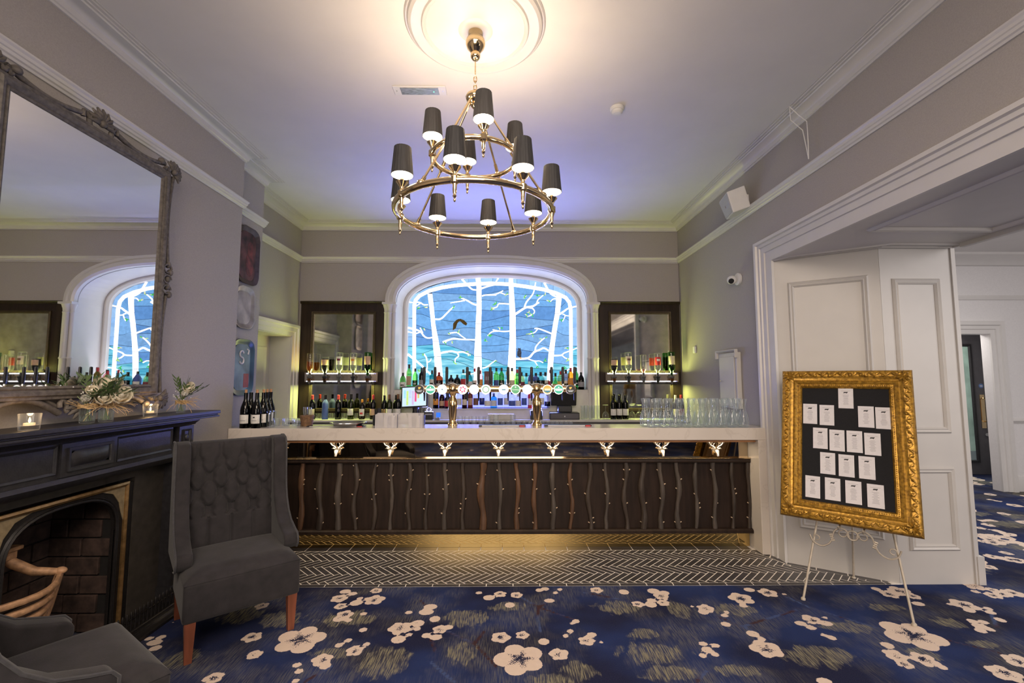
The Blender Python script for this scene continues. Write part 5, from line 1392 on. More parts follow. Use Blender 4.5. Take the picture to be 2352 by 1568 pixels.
MB().tube([wl2(fb_)+Vector((0, 0, .004)), wl2(topc)], .0075, 8).lathe([(.014, 0), (.014, .012), (.008, .018)], 10, cx=wl2(fb_).x, cy=wl2(fb_).y).build('rear_leg', M['cream'], EA, smooth=60)
def smooth3(pts, n=4):
    P = [Vector(p) for p in pts]; out = []
    for i in range(len(P)-1):
        a, b, c, d = P[max(i-1, 0)], P[i], P[i+1], P[min(i+2, len(P)-1)]
        for k in range(n):
            t = k/n; out.append(.5*((2*b)+(c-a)*t+(2*a-5*b+4*c-d)*t*t+(3*b-a-3*c+d)*t**3))
    return out+[P[-1]]
sc_ = MB()
cb_ = wl2(mid)+nv*.10+Vector((0, 0, .43))
def ep(a, z, d=0): q = cb_+sd_*a+Vector((0, 0, z))-nv*d; return q
for s in (-1, 1):
    sc_.tube(smooth3([ep(s*.245, -.02), ep(s*.225, -.065), ep(s*.18, -.085), ep(s*.135, -.06), ep(s*.115, -.02), ep(s*.10, .03), ep(s*.065, .058), ep(s*.03, .04), ep(s*.02, .0)]), .0055, 6)
    sc_.tube([ep(s*(.055+.022*math.cos(a)), .022+.022*math.sin(a)) for a in np.linspace(PI/2, -PI*1.1, 10)], .004, 6)
    sc_.tube([ep(s*(.205+.018*math.cos(a)), -.035+.018*math.sin(a)) for a in np.linspace(0, PI*1.6, 10)], .004, 6)
    sc_.tube([ep(s*.065, .055), ep(s*.065, .078), ep(s*.065, .078, .11), ep(s*.065, .095, .115)], .0055, 6)
    for k in range(4): sc_.tube([ep(s*(.118+.004*k), -.036+k*.012), ep(s*(.100+.004*k), -.030+k*.012)], .006, 6)
sc_.tube([ep(.03*math.cos(a), .02+.03*math.sin(a)) for a in np.linspace(0, 2*PI, 15)[:-1]], .005, 6, closed=True)
sc_.build('scrolled_ledge', M['cream'], EA, smooth=60)
# ------------------------------------------------------------------ beer taps on the counter
ZT = 1.0703
TF = thing('beer_font', 'polished brass beer font with two pillars and a rail of twelve round badges', 'beer tap', (-.11, 4.19, ZT))
px_ = [at(1040, 976, 'z', ZT), at(1233, 976, 'z', ZT)]
zp = at(1040, 893, 'y', 4.19).z
for p in px_:
    m = MB()
    h = zp-ZT
    m.lathe([(.045, 0), (.046, .008), (.040, .022), (.030, .034), (.030, .05), (.036, .10), (.043, .17), (.045, .205), (.038, .235), (.025, .255), (.023, .268), (.030, .275), (.030, .283), (.038, .29)], 20, cx=p.x, cy=4.19)
    m.v = [(x, y, ZT+z) for x, y, z in m.v]
    m.build('pillar', M['brass'], TF, True, smooth=50)
    b = MB().ball((p.x, 4.19, zp), .054, (1, 1, 1.02), 20, 12).lathe([(.044, -.075), (.040, 0), (.044, .075)], 16, M=Matrix.Translation((p.x, 4.19, zp)) @ Matrix.Rotation(PI/2, 4, 'Y'))
    b.build('pillar_ball', M['brass'], TF, True, smooth=60)
pa, pb = at(955, 893, 'y', 4.19).x, at(1322, 893, 'y', 4.19).x
MB().lathe([(.030, pa), (.033, pa+.01), (.031, pa+.02), (.031, pb-.02), (.033, pb-.01), (.030, pb)], 20, M=Matrix.Translation((0, 4.19, zp)) @ Matrix.Rotation(PI/2, 4, 'Y')).build('tap_rail', M['brass'], TF, True, smooth=50)
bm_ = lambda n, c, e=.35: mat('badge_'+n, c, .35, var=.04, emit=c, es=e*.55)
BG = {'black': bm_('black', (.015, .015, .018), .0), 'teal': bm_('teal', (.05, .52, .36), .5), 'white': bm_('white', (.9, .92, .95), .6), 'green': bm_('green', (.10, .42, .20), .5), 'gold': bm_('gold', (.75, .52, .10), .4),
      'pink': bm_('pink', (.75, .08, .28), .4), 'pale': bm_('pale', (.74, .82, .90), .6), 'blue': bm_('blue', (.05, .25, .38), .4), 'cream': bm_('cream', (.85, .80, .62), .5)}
def text_mesh(body, size, m, loc, parent, name, rotx=PI/2, ext=.0006, rz=0):
    c = bpy.data.curves.new(name, 'FONT'); c.body = body; c.size = size; c.align_x = 'CENTER'; c.align_y = 'CENTER'; c.extrude = ext; c.resolution_u = 2
    o = bpy.data.objects.new('tmp', c); COL.objects.link(o)
    bpy.context.view_layer.update()
    me = bpy.data.meshes.new_from_object(o.evaluated_get(bpy.context.evaluated_depsgraph_get()))
    bpy.data.objects.remove(o)
    me.transform(Matrix.Rotation(rz, 4, 'Z') @ Matrix.Rotation(rotx, 4, 'X'))
    q = bpy.data.objects.new(name, me); COL.objects.link(q); me.materials.clear(); me.materials.append(m)
    q.parent = parent; q.location = loc
    return q
BU = [(964, 'black'), (989, 'teal'), (1016, 'white'), (1063, 'pink'), (1089, 'white'), (1116, 'palegreen'), (1157, 'pale'), (1184, 'green'), (1211, 'white'), (1257, 'gold'), (1283, 'teal'), (1310, 'black')]
RY = Matrix.Rotation(PI/2, 4, 'X')
def disc(m, x, z, r, d0, d1, n=24, y=0): return m.lathe([(r, 0), (r, d1-d0)], n, M=Matrix.Translation((x, y-d0, z)) @ RY)
for i, (u, kd) in enumerate(BU):
    p = at(u, 894, 'y', 4.12)
    base = MB(); disc(base, 0, 0, .0435, 0, .012); base.tube([(0, -.002, 0), (0, .05, 0)], .014, 10)
    hd = base.build('tap_badge', M['chrome'], TF, smooth=40); hd.location = (p.x+.11, p.y-4.19, p.z-ZT)
    fc = {'black': 'black', 'teal': 'teal', 'white': 'white', 'pink': 'white', 'palegreen': 'white', 'pale': 'pale', 'green': 'green', 'gold': 'gold'}[kd]
    f = MB(); disc(f, 0, 0, .0385, .012, .0135); f.build('badge_face', BG[fc], hd)
    e = MB()
    if kd == 'black':
        e.prism([(-.012, .021), (.013, .023), (.010, .012), (.004, .004), (-.003, .001), (-.010, .006)], -.0137, -.0143, lambda a, b, d: (a, d, b)).build('badge_harp', BG['gold'], hd)
        text_mesh('GUINNESS', .0115, BG['white'], (0, -.0142, -.010), hd, 'badge_lettering')
        MB().box(-.018, .018, -.0143, -.0137, -.0215, -.0175).build('badge_stripe', BG['pale'], hd)
    elif kd == 'teal':
        MB().prism([(-.034, .006), (-.012, .009), (0, .006), (.012, .009), (.034, .006), (.030, -.010), (0, -.014), (-.030, -.010)], -.0137, -.0143, lambda a, b, d: (a, d, b)).ball((0, -.0138, .018), .007, (1, .1, 1), 10, 6).build('badge_scroll', BG['white'], hd)
    elif kd == 'green':
        text_mesh('Carlsberg', .0155, BG['white'], (0, -.0142, -.002), hd, 'badge_lettering')
        MB().ball((0, -.0138, .021), .006, (1.2, .1, 1), 10, 6).build('badge_crown', BG['white'], hd)
    elif kd == 'gold':
        MB().prism([(-.032, -.002), (.032, -.002), (.028, -.019), (0, -.031), (-.028, -.019)], -.0137, -.0143, lambda a, b, d: (a, d, b)).build('badge_lower', BG['blue'], hd)
        MB().box(-.026, .026, -.0150, -.0144, -.010, .008).build('badge_band', BG['cream'], hd)
    elif kd == 'pink':
        q = MB()
        for k in range(6):
            a = k*PI/3+.3; q.ball((.021*math.cos(a), -.0138, .021*math.sin(a)), .0075, (1, .08, 1), 8, 6)
        q.build('badge_spots', BG['pink'], hd)
    elif kd == 'palegreen': MB().lathe([(.024, 0), (.030, .0006)], 20, M=Matrix.Translation((0, -.0136, 0)) @ RY, capb=False, capt=False).build('badge_ring', BG['green'], hd)
    elif i == 2: MB().prism([(-.005, .004), (.006, .005), (.004, -.006), (-.004, -.004)], -.0137, -.0143, lambda a, b, d: (a, d, b)).build('badge_motif', BG['blue'], hd)
    else: MB().prism([(-.016, .002), (.016, .002), (.016, -.006), (-.016, -.006)], -.0137, -.0143, lambda a, b, d: (a, d, b)).build('badge_motif', BG['pale'] if kd == 'white' else BG['blue'], hd)
    q = at(u+10, 893, 'y', 4.19)
    lv = MB().tube([(q.x, 4.19, zp+.02), (q.x, 4.19, zp+.05)], .008, 8)
    lv.build('tap_lever_stem', M['chrome'], TF, True)
    MB().lathe([(.008, .045), (.012, .06), (.014, .16), (.012, .20), (.0, .205)], 12, M=Matrix.Translation((q.x, 4.19, zp))).build('tap_handle', M['blackplastic'], TF, True, smooth=50)
    MB().tube([(q.x, 4.19, zp-.02), (q.x, 4.215, zp-.05), (q.x, 4.215, zp-.11)], [.011, .009, .006], 8).build('tap_nozzle', M['blackplastic'], TF, True, smooth=60)

# ------------------------------------------------------------------ drip mats, tray, menu holders, glasses on the counter
def slab(name, label, cat, u0, u1, y0, y1, h, m):
    a, b = at(u0, 976, 'y', (y0+y1)/2).x, at(u1, 976, 'y', (y0+y1)/2).x
    t = thing(name, label, cat, ((a+b)/2, (y0+y1)/2, ZT))
    w, d = (b-a)/2, (y1-y0)/2
    MB().box(-w, w, -d, d, 0, h).build('base', m, t, bevel=.003)
    rb2 = MB().box(-w+.03, w-.06, -d-.0006, -d, .002, h-.002)
    rb2.build('printed_strip', M['paper'], t)
    MB().box(w-.055, w-.01, -d-.0006, -d, .001, h-.001).build('red_tab', pm('red', PT['red']), t)
    return t
slab('bar_mat', 'black rubber bar mat with printed strip between the two brass pillars', 'mat', 1100, 1207, 4.075, 4.165, .012, M['blackplastic'])
slab('bar_mat', 'black rubber bar mat with printed strip right of the right brass pillar', 'mat', 1250, 1357, 4.085, 4.175, .012, M['blackplastic'])
slab('bar_mat', 'black rubber bar mat partly under the round tray at the left', 'mat', 708, 838, 4.06, 4.15, .008, M['blackplastic'])
tp = at(797, 977, 'z', ZT+.009)
ty = thing('round_tray', 'round silver rimmed serving tray lying on the left of the counter', 'tray', (tp.x, 4.125, ZT+.0085))
MB().lathe([(.0, .006), (.10, .006), (.112, .010), (.150, .028), (.156, .030), (.157, .026), (.115, .001), (.10, 0), (0, 0)], 40).build('tray_dish', M['steel'], ty, smooth=50)
MB().lathe([(0, .0065), (.10, .0065)], 32).build('tray_lining', M['blackplastic'], ty)
# menu holders
def holder(label, u0, u1, y):
    a, b = at(u0, 983, 'y', y).x, at(u1, 983, 'y', y).x
    t = thing('menu_holder', label, 'holder', ((a+b)/2, y, ZT)); w = (b-a)/2
    top = [(-w, .0), (-w, .115)]+[(-w+2*w*i/16, .115+.012*math.sin(PI*((i*2/16) % 1))-(.035*(1 if 5 < (i % 8) < 7 else 0))) for i in range(1, 16)]+[(w, .115), (w, 0)]
    MB().prism(top, 0, .003, lambda a_, b_, d: (a_, d, b_)).build('front_sheet', M['acrylic'], t)
    MB().box(-w, w, .065, .068, 0, .125).build('back_sheet', M['acrylic'], t)
    MB().box(-w, w, .0032, .0648, 0, .003).build('base_sheet', M['acrylic'], t)
    MB().box(-w, -w+.003, .0032, .0648, .0032, .115).build('side_sheet', M['acrylic'], t)
    MB().box(w-.003, w, .0032, .0648, .0032, .115).build('side_sheet', M['acrylic'], t)
    for k, x in enumerate((-w*.05, w*.62)):
        MB().box(x-.014, x+.014, .012, .022, .0035, .105).build('folded_card', M['paper'], t)
    return t
holder('left clear acrylic menu holder with white cards on the counter front', 861, 911, 3.965)
holder('right clear acrylic menu holder with white cards on the counter front', 914, 970, 3.965)
def straws(label, u, y, z):
    p = at(u, 940, 'y', y)
    t = thing('straw_caddy', label, 'caddy', (p.x, y, z))
    MB().lathe([(.058, 0), (.060, .002), (.060, .09), (.056, .09), (.056, .006)], 16).build('caddy_tub', M['blackplastic'], t, smooth=40)
    m = MB()
    for k in range(26):
        a, r = R.uniform(0, 6.28), R.uniform(.005, .05)
        m.tube([(r*math.cos(a), r*math.sin(a), .008), (r*1.18*math.cos(a), r*1.18*math.sin(a), R.uniform(.13, .155))], .0032, 5)
    tag(m.build('straws', M['blackplastic'], t), kind='stuff')
straws('black tub of straws behind the left menu holder', 872, 4.225, ZT)
straws('black tub of straws behind the right menu holder, by the screen', 962, 4.225, ZT)
# stemless water glasses in a row left of the tray
def tumbler(name, label, x, y, z, r=.036, h=.095, group=None, m=None, cat='glass'):
    t = thing(name, label, cat, (x, y, z), 0, group)
    MB().lathe([(r*.86, 0), (r*.88, .003), (r, h), (r-.0022, h), (r*.88-.0022, .010), (0, .009)], 16).build('glass_bowl', m or M['clear2'], t, smooth=40)
    MB().lathe([(r*.86, .0004), (r*.88, .004), (r*.885, .008), (0, .0085)], 16).build('glass_base', M['clear2'], t, smooth=40)
    return t
for k in range(5):
    p = at(638+k*11.5, 976, 'y', 4.17)
    tumbler('water_tumbler', 'low clear tumbler beside the wine bottles, %s of five' % from_left(k, 5), p.x, 4.15+.06*(k % 2), ZT, .029, .066, 'low tumblers left of the basket')
p = at(634, 976, 'y', 4.13); tumbler('highball_glass', 'tall clear glass right beside the group of six wine bottles', p.x, 4.06, ZT, .030, .145)
p = at(704, 978, 'z', ZT)
bk = thing('wicker_basket', 'small brown wicker basket holding two wine glasses on the counter', 'basket', (p.x, 4.15, ZT))
ws_ = MB()
for k in range(9):
    r = .044+.0016*k; ws_.tube([(r*math.cos(a)*(1+.02*math.sin(a*9+k*PI)), r*math.sin(a)*(1+.02*math.sin(a*9+k*PI)), .006+k*.0105) for a in np.linspace(0, 2*PI, 25)[:-1]], .0056, 5, closed=True)
ws_.lathe([(0, .001), (.044, .001)], 16)
tag(ws_.build('wicker_weave', mat('brown_wicker', (.20, .11, .055), .7, var=.4, scale=60), bk, smooth=60), kind='stuff')
for k, dx in enumerate((-.019, .019)):
    w = thing('wine_glass', '%s small wine glass standing in the wicker basket' % ('left' if k == 0 else 'right'), 'glass', (p.x+dx, 4.15, ZT+.003))
    MB().lathe([(.017, 0), (.004, .004), (.0035, .085), (.014, .10), (.0185, .13), (.0175, .165), (.0165, .165), (.0172, .13), (.012, .103), (0, .098)], 14).build('bowl', M['clear2'], w, smooth=50)
    MB().lathe([(.0172, .0002), (.0172, .0022), (.005, .0045)], 14).build('foot', M['clear2'], w, smooth=50)
# six dark wine bottles at the left end
WB = [(562, 3.992), (574, 4.09), (588, 3.99), (603, 4.073), (611, 4.157), (619, 4.241)]
wn_ = ['dark wine bottle with white label at the left end of the counter, front row outermost', 'dark wine bottle without cork between the two front ones at the left end', 'dark wine bottle with a full white label facing the viewer at the left end', 'fourth dark wine bottle from the wall in the group of six', 'fifth dark wine bottle from the wall in the group of six', 'innermost dark wine bottle of the group of six at the left end']
for k, (u, y) in enumerate(WB):
    q = at(u, 975, 'y', y)
    t = bottle('wine_bottle', 'burg', 'black', 'white', None, wn_[k], 'bottle', 'six wine bottles at the counter end', (max(q.x, XB+.045), y, ZT), 1.0, n=18)
    MB().lathe([(.0156, .235), (.0157, .302)], 12).build('foil', pm('black', PT['black']), t, smooth=40)
    if k != 1: MB().lathe([(.0102, .302), (.0112, .330), (.0, .331)], 10).build('cork', M['cork'], t, smooth=40)
    if k == 2:
        MB().lathe([(.0412, .087), (.0412, .098)], 4, a0=-PI*.56, a1=-PI*.44).build('label_crest', M['ink'], t)
    MB().lathe([(.0411, .062), (.0411, .068)], 6, a0=-PI*.68, a1=-PI*.32).build('label_print', M['inkgrey'], t)
# water carafes on the right, four staggered rows
CP = None
crow = [('front', 4.003, 1499, 1708, 9), ('middle', 4.094, 1482, 1692, 9), ('back', 4.185, 1486, 1695, 9)]
for rn, y, ua, ub, n in crow:
    for k in range(n):
        q = at(ua+(ub-ua)*k/(n-1), 975, 'y', y)
        lb = '%s clear glass water carafe in the %s row at the right end' % (from_left(k, n), rn)
        if CP is None:
            CP = thing('water_carafe', lb, 'carafe', (q.x, y, ZT), 0, 'water carafes on the counter')
            MB().lathe([(.037, 0), (.043, .004), (.0455, .03), (.044, .07), (.037, .105), (.0265, .135), (.0205, .16), (.0205, .185), (.026, .215), (.034, .245), (.0325, .245), (.0245, .214), (.019, .185), (.019, .16), (.025, .135), (.0355, .105), (.0425, .07), (.0435, .03), (.040, .012), (0, .010)], 20).build('carafe_body', M['clear'], CP, smooth=60)
            MB().lathe([(.037, .0004), (.042, .005), (.040, .010), (0, .0095)], 20).build('carafe_base', M['clear2'], CP, smooth=60)
            MB().tube([(.0332*math.cos(a), .0332*math.sin(a), .2455) for a in np.linspace(0, 2*PI, 21)[:-1]], .0012, 5, closed=True).build('carafe_lip', M['clear2'], CP, smooth=80)
        else: dup(CP, None, (q.x, y, ZT), None, lb)
# tumblers and shot glasses on the service side, behind the counter
wb = thing('service_shelf', 'narrow steel service shelf behind the counter carrying glasses', 'shelf', (0, 4.40, 0))
MB().box(XB+.01, XR-.06, 4.292, 4.52, 1.015, 1.03).build('shelf_plate', M['steel'], wb, True)
for x in (-2.2, -.8, .7, 2.1): MB().box(x-.02, x+.02, 4.292, 4.50, .0, 1.0145).build('shelf_upright', M['steel'], wb, True)
gu = [1057, 1072, 1089, 1105, 1120, 1139, 1178]
for k, u in enumerate(gu):
    q = at(u, 975, 'y', 4.37)
    tumbler('highball_glass', '%s of seven ribbed highball glasses behind the font' % from_left(k, 7), q.x, 4.37, 1.0303, .026, .105 if k not in (5, 6) else .12, 'highball glasses behind the counter')
for k in range(14):
    u = 1142+k*12.5 if k < 7 else 1248+(k-7)*10.5
    q = at(u, 975, 'y', 4.33)
    tumbler('shot_glass', '%s of fourteen small shot glasses behind the counter' % from_left(k, 14), q.x, 4.33, 1.0303, .019, .062, 'shot glasses behind the counter')

# ------------------------------------------------------------------ bottles on the sill of the stained glass window
ZS = 1.3504
SB = [(925,'flask','green','white','black',.92),(939,'tall','lime','tan','black',1.1),(953,'wine','green','black','black',.92),(968,'wine','black','grey','black',.95),(992,'spirit','teal','white','black',.95),(1008,'squat','brownred','black','red',1.1),
(1024,'flask','clear','white',None,.75),(1036,'squat','black','grey','black',.92),(1050,'squat','black','black','black',.93),(1064,'spirit','aqua','red','black',1.0),(1078,'flask','teal','silver','black',1.0),(1090,'wine','clear','white','red',.92),(1103,'spirit','pink','orange','red',.95),
(1140,'wine','lime','blue','black',.95),(1152,'wine','green','black','black',.95),(1164,'flask','clear','pink','white',1.0),(1176,'wine','straw','cream','black',.94),(1188,'spirit','lime','green','red',1.0),(1198,'flask','straw','burg','black',.95),
(1209,'onion','aqua','orange','black',1.0),(1220,'flask','blue','white','black',1.0),(1231,'squat','blue','black','black',1.05),(1242,'squat','aqua','black','black',1.1),(1253,'squat','clear','white','black',1.1),(1264,'wine','clear','red','red',.85),(1276,'onion','lime','gold','black',1.0),
(1288,'flask','straw','yellow','red',1.02),(1300,'flask','pink','white','black',1.1),(1311,'spirit','amber','orange','red',1.08),(1323,'wine','green','black','black',.97),(1335,'flask','black','grey','black',.95)]
NMC = {'lime': 'lime green', 'brownred': 'brown-red', 'aqua': 'pale aqua', 'straw': 'straw yellow', 'cola': 'very dark', 'clear': 'clear'}
KN = {'flask': 'round-shouldered', 'tall': 'slim', 'wine': 'long-necked', 'spirit': 'straight', 'squat': 'squat', 'onion': 'bulbous'}
for k, (u, kd, gl, lab, cap, s) in enumerate(SB):
    q = at(u, 893, 'y', 6.06+(k % 2)*.085)
    bottle('spirit_bottle', kd, gl, lab, cap, '%s %s bottle on the window sill, %s' % (NMC.get(gl, gl), KN[kd], from_left(k, len(SB))), 'bottle', 'spirit bottles on the window sill', (q.x, 6.06+(k % 2)*.085, ZS), s, text={'black': 'silver', 'white': 'black'}.get(lab))
q = at(1122, 880, 'y', 6.10)
bxx = thing('gift_box', 'tall dark red-brown bottle box standing on the window sill', 'box', (q.x, 6.11, ZS))
MB().box(-.056, .056, -.04, .04, 0, .24).build('carton', M['cardboard'], bxx, bevel=.003)
for k, zz in enumerate((.135, .135, .135)): MB().box(-.04+k*.03, -.018+k*.03, -.0408, -.0402, .12, .17).build('box_panel', pm('grey', PT['grey']), bxx)
# lower lit row
LBT = [(1001,'wine','black','orange','black',.95),(1015,'flask','cola','tan','black',.9),(1029,'squat','cola','red','black',.92),(1055,'spirit','clear','white','blue',.9),(1067,'wine','cola','cream','black',.9),(1080,'spirit','brownred','tan','black',.92),(1093,'spirit','clear','brown','silver',.95),
(1107,'spirit','clear','black','silver',.95),(1120,'flask','clear','white','silver',.95),(1134,'squat','teal','silver','blue',.92),(1149,'spirit','clear','blue','black',.95),(1163,'spirit','clear','silver','white',.95),(1176,'flask','clear','blue','blue',.95),(1190,'squat','clear','white','silver',.92),(1204,'spirit','clear','blue','black',.95),
(1218,'spirit','red','white','red',.9),(1230,'spirit','clear','brown','black',.9),(1244,'spirit','clear','white','blue',.95),(1257,'flask','clear','black','silver',.85)]
for k, (u, kd, gl, lab, cap, s) in enumerate(LBT):
    q = at(u, 937, 'y', 5.778+(k % 2)*.056)
    bottle('liqueur_bottle', kd, gl, lab, cap, '%s %s bottle on the blue lit step, %s' % (NMC.get(gl, gl), KN[kd], from_left(k, len(LBT))), 'bottle', 'bottles on the blue lit step', (q.x, 5.778+(k % 2)*.056, 1.1183), s*.98)
# wine bottles on the back bar counter
ZB = .9853
BW = [(716,'wine','black','cream','red',1.0),(746,'wine','blue','blue','black',1.0),(776,'wine','black','black','red',1.0),(805,'wine','olive','white','black',1.03),(831,'spirit','cola','white','orange',.93),(856,'wine','cola','tan','red',1.0),
(882,'wine','black','gold','black',.98),(896,'wine','olive','white','brown',1.02),(909,'wine','black','silver','black',1.0),(916,'wine','black','white','brown',1.04),(1408,'wine','black','white','black',.99),(1422,'wine','black','white','black',1.0),(1436,'wine','black','white','black',1.0),(1551,'wine','cola','cream','white',.98),(1564,'wine','cola','burg','red',1.0)]
for k, (u, kd, gl, lab, cap, s) in enumerate(BW):
    q = at(u, 955, 'y', 5.76)
    side = 'below the left bar mirror' if u < 870 else 'beside the left end of the niche' if u < 1000 else 'below the right bar mirror'
    idx = from_left(k, 6) if k < 6 else from_left(k-6, 4) if k < 10 else from_left(k-10, 5)
    bottle('wine_bottle', kd, gl, lab, cap, '%s wine bottle, %s cap, %s %s' % (NMC.get(gl, gl), cap, idx, side), 'bottle', 'wine bottles on the back bar', (q.x, (5.765-.059*(k % 2 if 6 <= k < 10 else 0)) if u < 1000 else 5.74, ZB), s, text='red' if k == 4 else None, caplen=.062)
for k, u in enumerate((725, 736, 756, 766.5, 785, 795.5, 815, 821+22)):
    q = at(u, 955, 'y', 5.80); tumbler('rocks_glass', '%s short tumbler between the wine bottles below the left mirror' % from_left(k, 8), q.x, 5.825, ZB, .027, .07, 'tumblers below the left mirror')
for k in range(5):
    q = at(1338+k*8.6, 955, 'y', 5.76)
    tumbler('pint_glass', '%s tall upturned beer glass right of the cash drawer' % from_left(k, 5), q.x, 5.73+.05*(k % 2), ZB, .026, .17, 'tall glasses right of the cash drawer')
for k in range(3):
    q = at((1391, 1452, 1468)[k], 955, 'y', 5.74)
    w = thing('wine_glass', '%s of three upturned wine glasses below the right mirror' % from_left(k, 3), 'glass', (q.x, 5.74, ZB), 0, 'upturned wine glasses on the back bar')
    MB().lathe([(.036, 0), (.042, .03), (.040, .06), (.022, .088), (.005, .10), (.004, .165), (.012, .17), (.034, .174), (.034, .176), (0, .176)], 16).build('bowl', M['clear2'], w, smooth=60)
    MB().lathe([(.034, .1765), (.034, .178), (0, .178)], 16).build('foot', M['clear2'], w, smooth=60)

# ------------------------------------------------------------------ optics: bottles hung upside down over dispensers
M['ledstrip'] = emis('white_led', (.92, .92, 1.0), 6.0, .05)
M['ledbase'] = emis('led_strip_glow', (.55, .50, .85), .9, .05)
def optic_rack(label, u0, u1, spots, side):
    a, b = at(u0, 866, 'y', 5.80).x, at(u1, 866, 'y', 5.80).x
    zc_ = at(u0, 866, 'y', 5.80).z
    t = thing('optic_rack', label, 'rack', ((a+b)/2, 5.83, zc_))
    w = (b-a)/2
    MB().box(-w, w, -.008, .0, -.060, .060).build('mirror_bar', mat('pale_brass_mirror_bar', (.72, .60, .44), .12, .9, var=.05), t)
    MB().box(-w+.03, w-.03, -.042, -.008, -.088, -.074).build('lower_rail', M['blackplastic'], t)
    MB().box(-w+.06, w-.06, .0005, .027, .050, .085).build('wall_bracket', M['darkwood'], t)
    for zz in (.046, -.052):
        MB().box(-w+.02, w-.02, -.014, -.009, zz-.005, zz+.005).build('led_strip', M['ledbase'], t)
        beads = MB()
        for k in range(int((2*w-.05)/.020)): beads.ball((-w+.03+k*.020, -.0145, zz), .0065, (1, .6, 1), 6, 4)
        tag(beads.build('led_beads', M['ledstrip'], t, smooth=60), kind='stuff')
    for i, (u, spec) in enumerate(spots):
        x = at(u, 866, 'y', 5.78).x-(a+b)/2
        d = MB().lathe([(.008, -.085), (.010, -.070), (.020, -.050), (.024, -.012), (.030, -.004), (.032, .012), (.014, .018), (.012, .055)], 14, cx=x, cy=-.055)
        d.build('optic_dispenser', M['blackplastic'] if i % 2 else M['darkgrey'], t, smooth=50)
        MB().lathe([(.021, -.048), (.0245, -.014)], 14, cx=x, cy=-.055).build('measure_cup', gm('liq_whisky' if spec[1] in ('whisky', 'amber', 'cola', 'green') else 'clear', GL['amber']), t, smooth=50)
        MB().box(x-.006, x+.006, -.03, -.0165, -.09, .06).build('optic_clip', M['blackplastic'], t)
        gl, liq, lab, kd, lvl, s, emb, desc = spec
        p = at(u, 866, 'y', 5.775)
        bottle('optic_bottle', kd, gl, lab, None, '%s, %s in %s optic rack' % (desc, from_left(i, 5), side), 'bottle', 'spirit bottles in the optic racks', (p.x, 5.775, zc_+.022), s, True, (liq, lvl) if liq else None, text=emb, n=16)
    # the two strips light upwards and downwards
    xc = (a+b)/2
    area('optic_led_up', (xc, 5.775, zc_+.058), (xc, 5.70, 9), 2*w-.06, .02, OPT, (.80, .86, .22))
    area('optic_led_down', (xc, 5.775, zc_-.092), (xc, 5.74, -9), 2*w-.06, .02, OPT*.8, (.80, .86, .22))
OPT = 12.0
optic_rack('left mirrored optic rack with two white LED strips', 698, 866, [(711, ('clear', 'whisky', None, 'spirit', .62, 1.06, None, 'clear bottle half full of amber spirit')), (746, ('clear', 'cola', 'tan', 'flask', .9, 1.0, None, 'bottle of dark rum with tan label')), (779, ('clear', None, 'white', 'spirit', .5, 1.1, 'burg', 'clear gin bottle with white label')), (811, ('clear', None, 'cream', 'spirit', .3, 1.08, 'orange', 'clear bottle with cream and orange label')), (844, ('green', 'cola', 'tan', 'spirit', .65, 1.12, None, 'green whiskey bottle with tan label'))], 'left')
optic_rack('right mirrored optic rack with two white LED strips', 1392, 1560, [(1411, ('clear', 'cola', 'tan', 'flask', .9, .98, None, 'bottle of dark rum with tan label')), (1444, ('clear', None, 'cream', 'spirit', .4, 1.12, 'brown', 'clear bottle with cream and brown label')), (1478, ('clear', 'pink', None, 'spirit', .3, 1.0, None, 'clear bottle with a little pink spirit')), (1511, ('clear', None, 'red', 'spirit', .5, 1.08, 'white', 'clear vodka bottle with red label')), (1543, ('green', 'cola', 'cream', 'spirit', .65, 1.14, None, 'green whiskey bottle with cream label'))], 'right')

# ------------------------------------------------------------------ tills
po = thing('point_of_sale_screen', 'tilted touch screen till with coloured buttons left of the lit bottles', 'till', (at(955, 955, 'y', 5.72).x, 5.72, ZB))
M['screen'] = emis('lit_touch_screen', (.62, .80, .98), 1.0, .05, 3)
TM = Matrix.Translation((-.02, -.02, .285)) @ Matrix.Rotation(math.radians(-3), 4, 'Y') @ Matrix.Rotation(math.radians(-14), 4, 'X')
MB().box(-.165, .165, .001, .035, -.135, .135, TM).build('screen_case', M['blackplastic'], po, bevel=.006)
MB().box(-.148, .148, -.0015, .0008, -.118, .118, TM).build('screen_glass', M['screen'], po)
SCOL = [((.35, .70, .85), 0), ((.60, .80, .25), 1), ((.55, .62, .92), 2), ((.62, .48, .75), 3), ((.80, .10, .25), 4), ((.70, .58, .22), 5), ((.55, .85, .9), 6)]
for c, i in SCOL:
    z1 = .085-(.01 if i % 2 else 0); z0_ = z1-R.choice((.10, .15, .18))
    MB().box(-.13+i*.034, -.106+i*.034, -.003, -.0017, z0_, z1, TM).build('screen_buttons', emis('screen_colour_%d' % i, c, 1.0, .1), po)
MB().lathe([(.085, 0), (.085, .012), (.05, .03), (.04, .12), (.05, .17)], 16).build('stand', M['blackplastic'], po, smooth=40)
pr = thing('receipt_printer', 'black receipt printer with card machine below the touch screen', 'printer', (at(985, 955, 'y', 5.70).x, 5.703, ZB))
MB().box(-.055, .055, -.03, .03, 0, .10).build('printer_body', M['blackplastic'], pr, bevel=.008, seg=2)
MB().box(-.045, .045, -.032, -.0305, .06, .075).build('paper_slot', M['steel'], pr)
MB().ball((0, 0, .125), .03, (1, .9, .8)).build('globe_cover', M['clear2'], pr, smooth=60)
cm = thing('card_machine', 'small grey card reader with blue side lying beside the receipt printer', 'card reader', (at(1006, 955, 'y', 5.69).x, 5.70, ZB))
MB().box(-.03, .03, -.028, .03, 0, .03).build('reader_body', M['steel'], cm, bevel=.006)
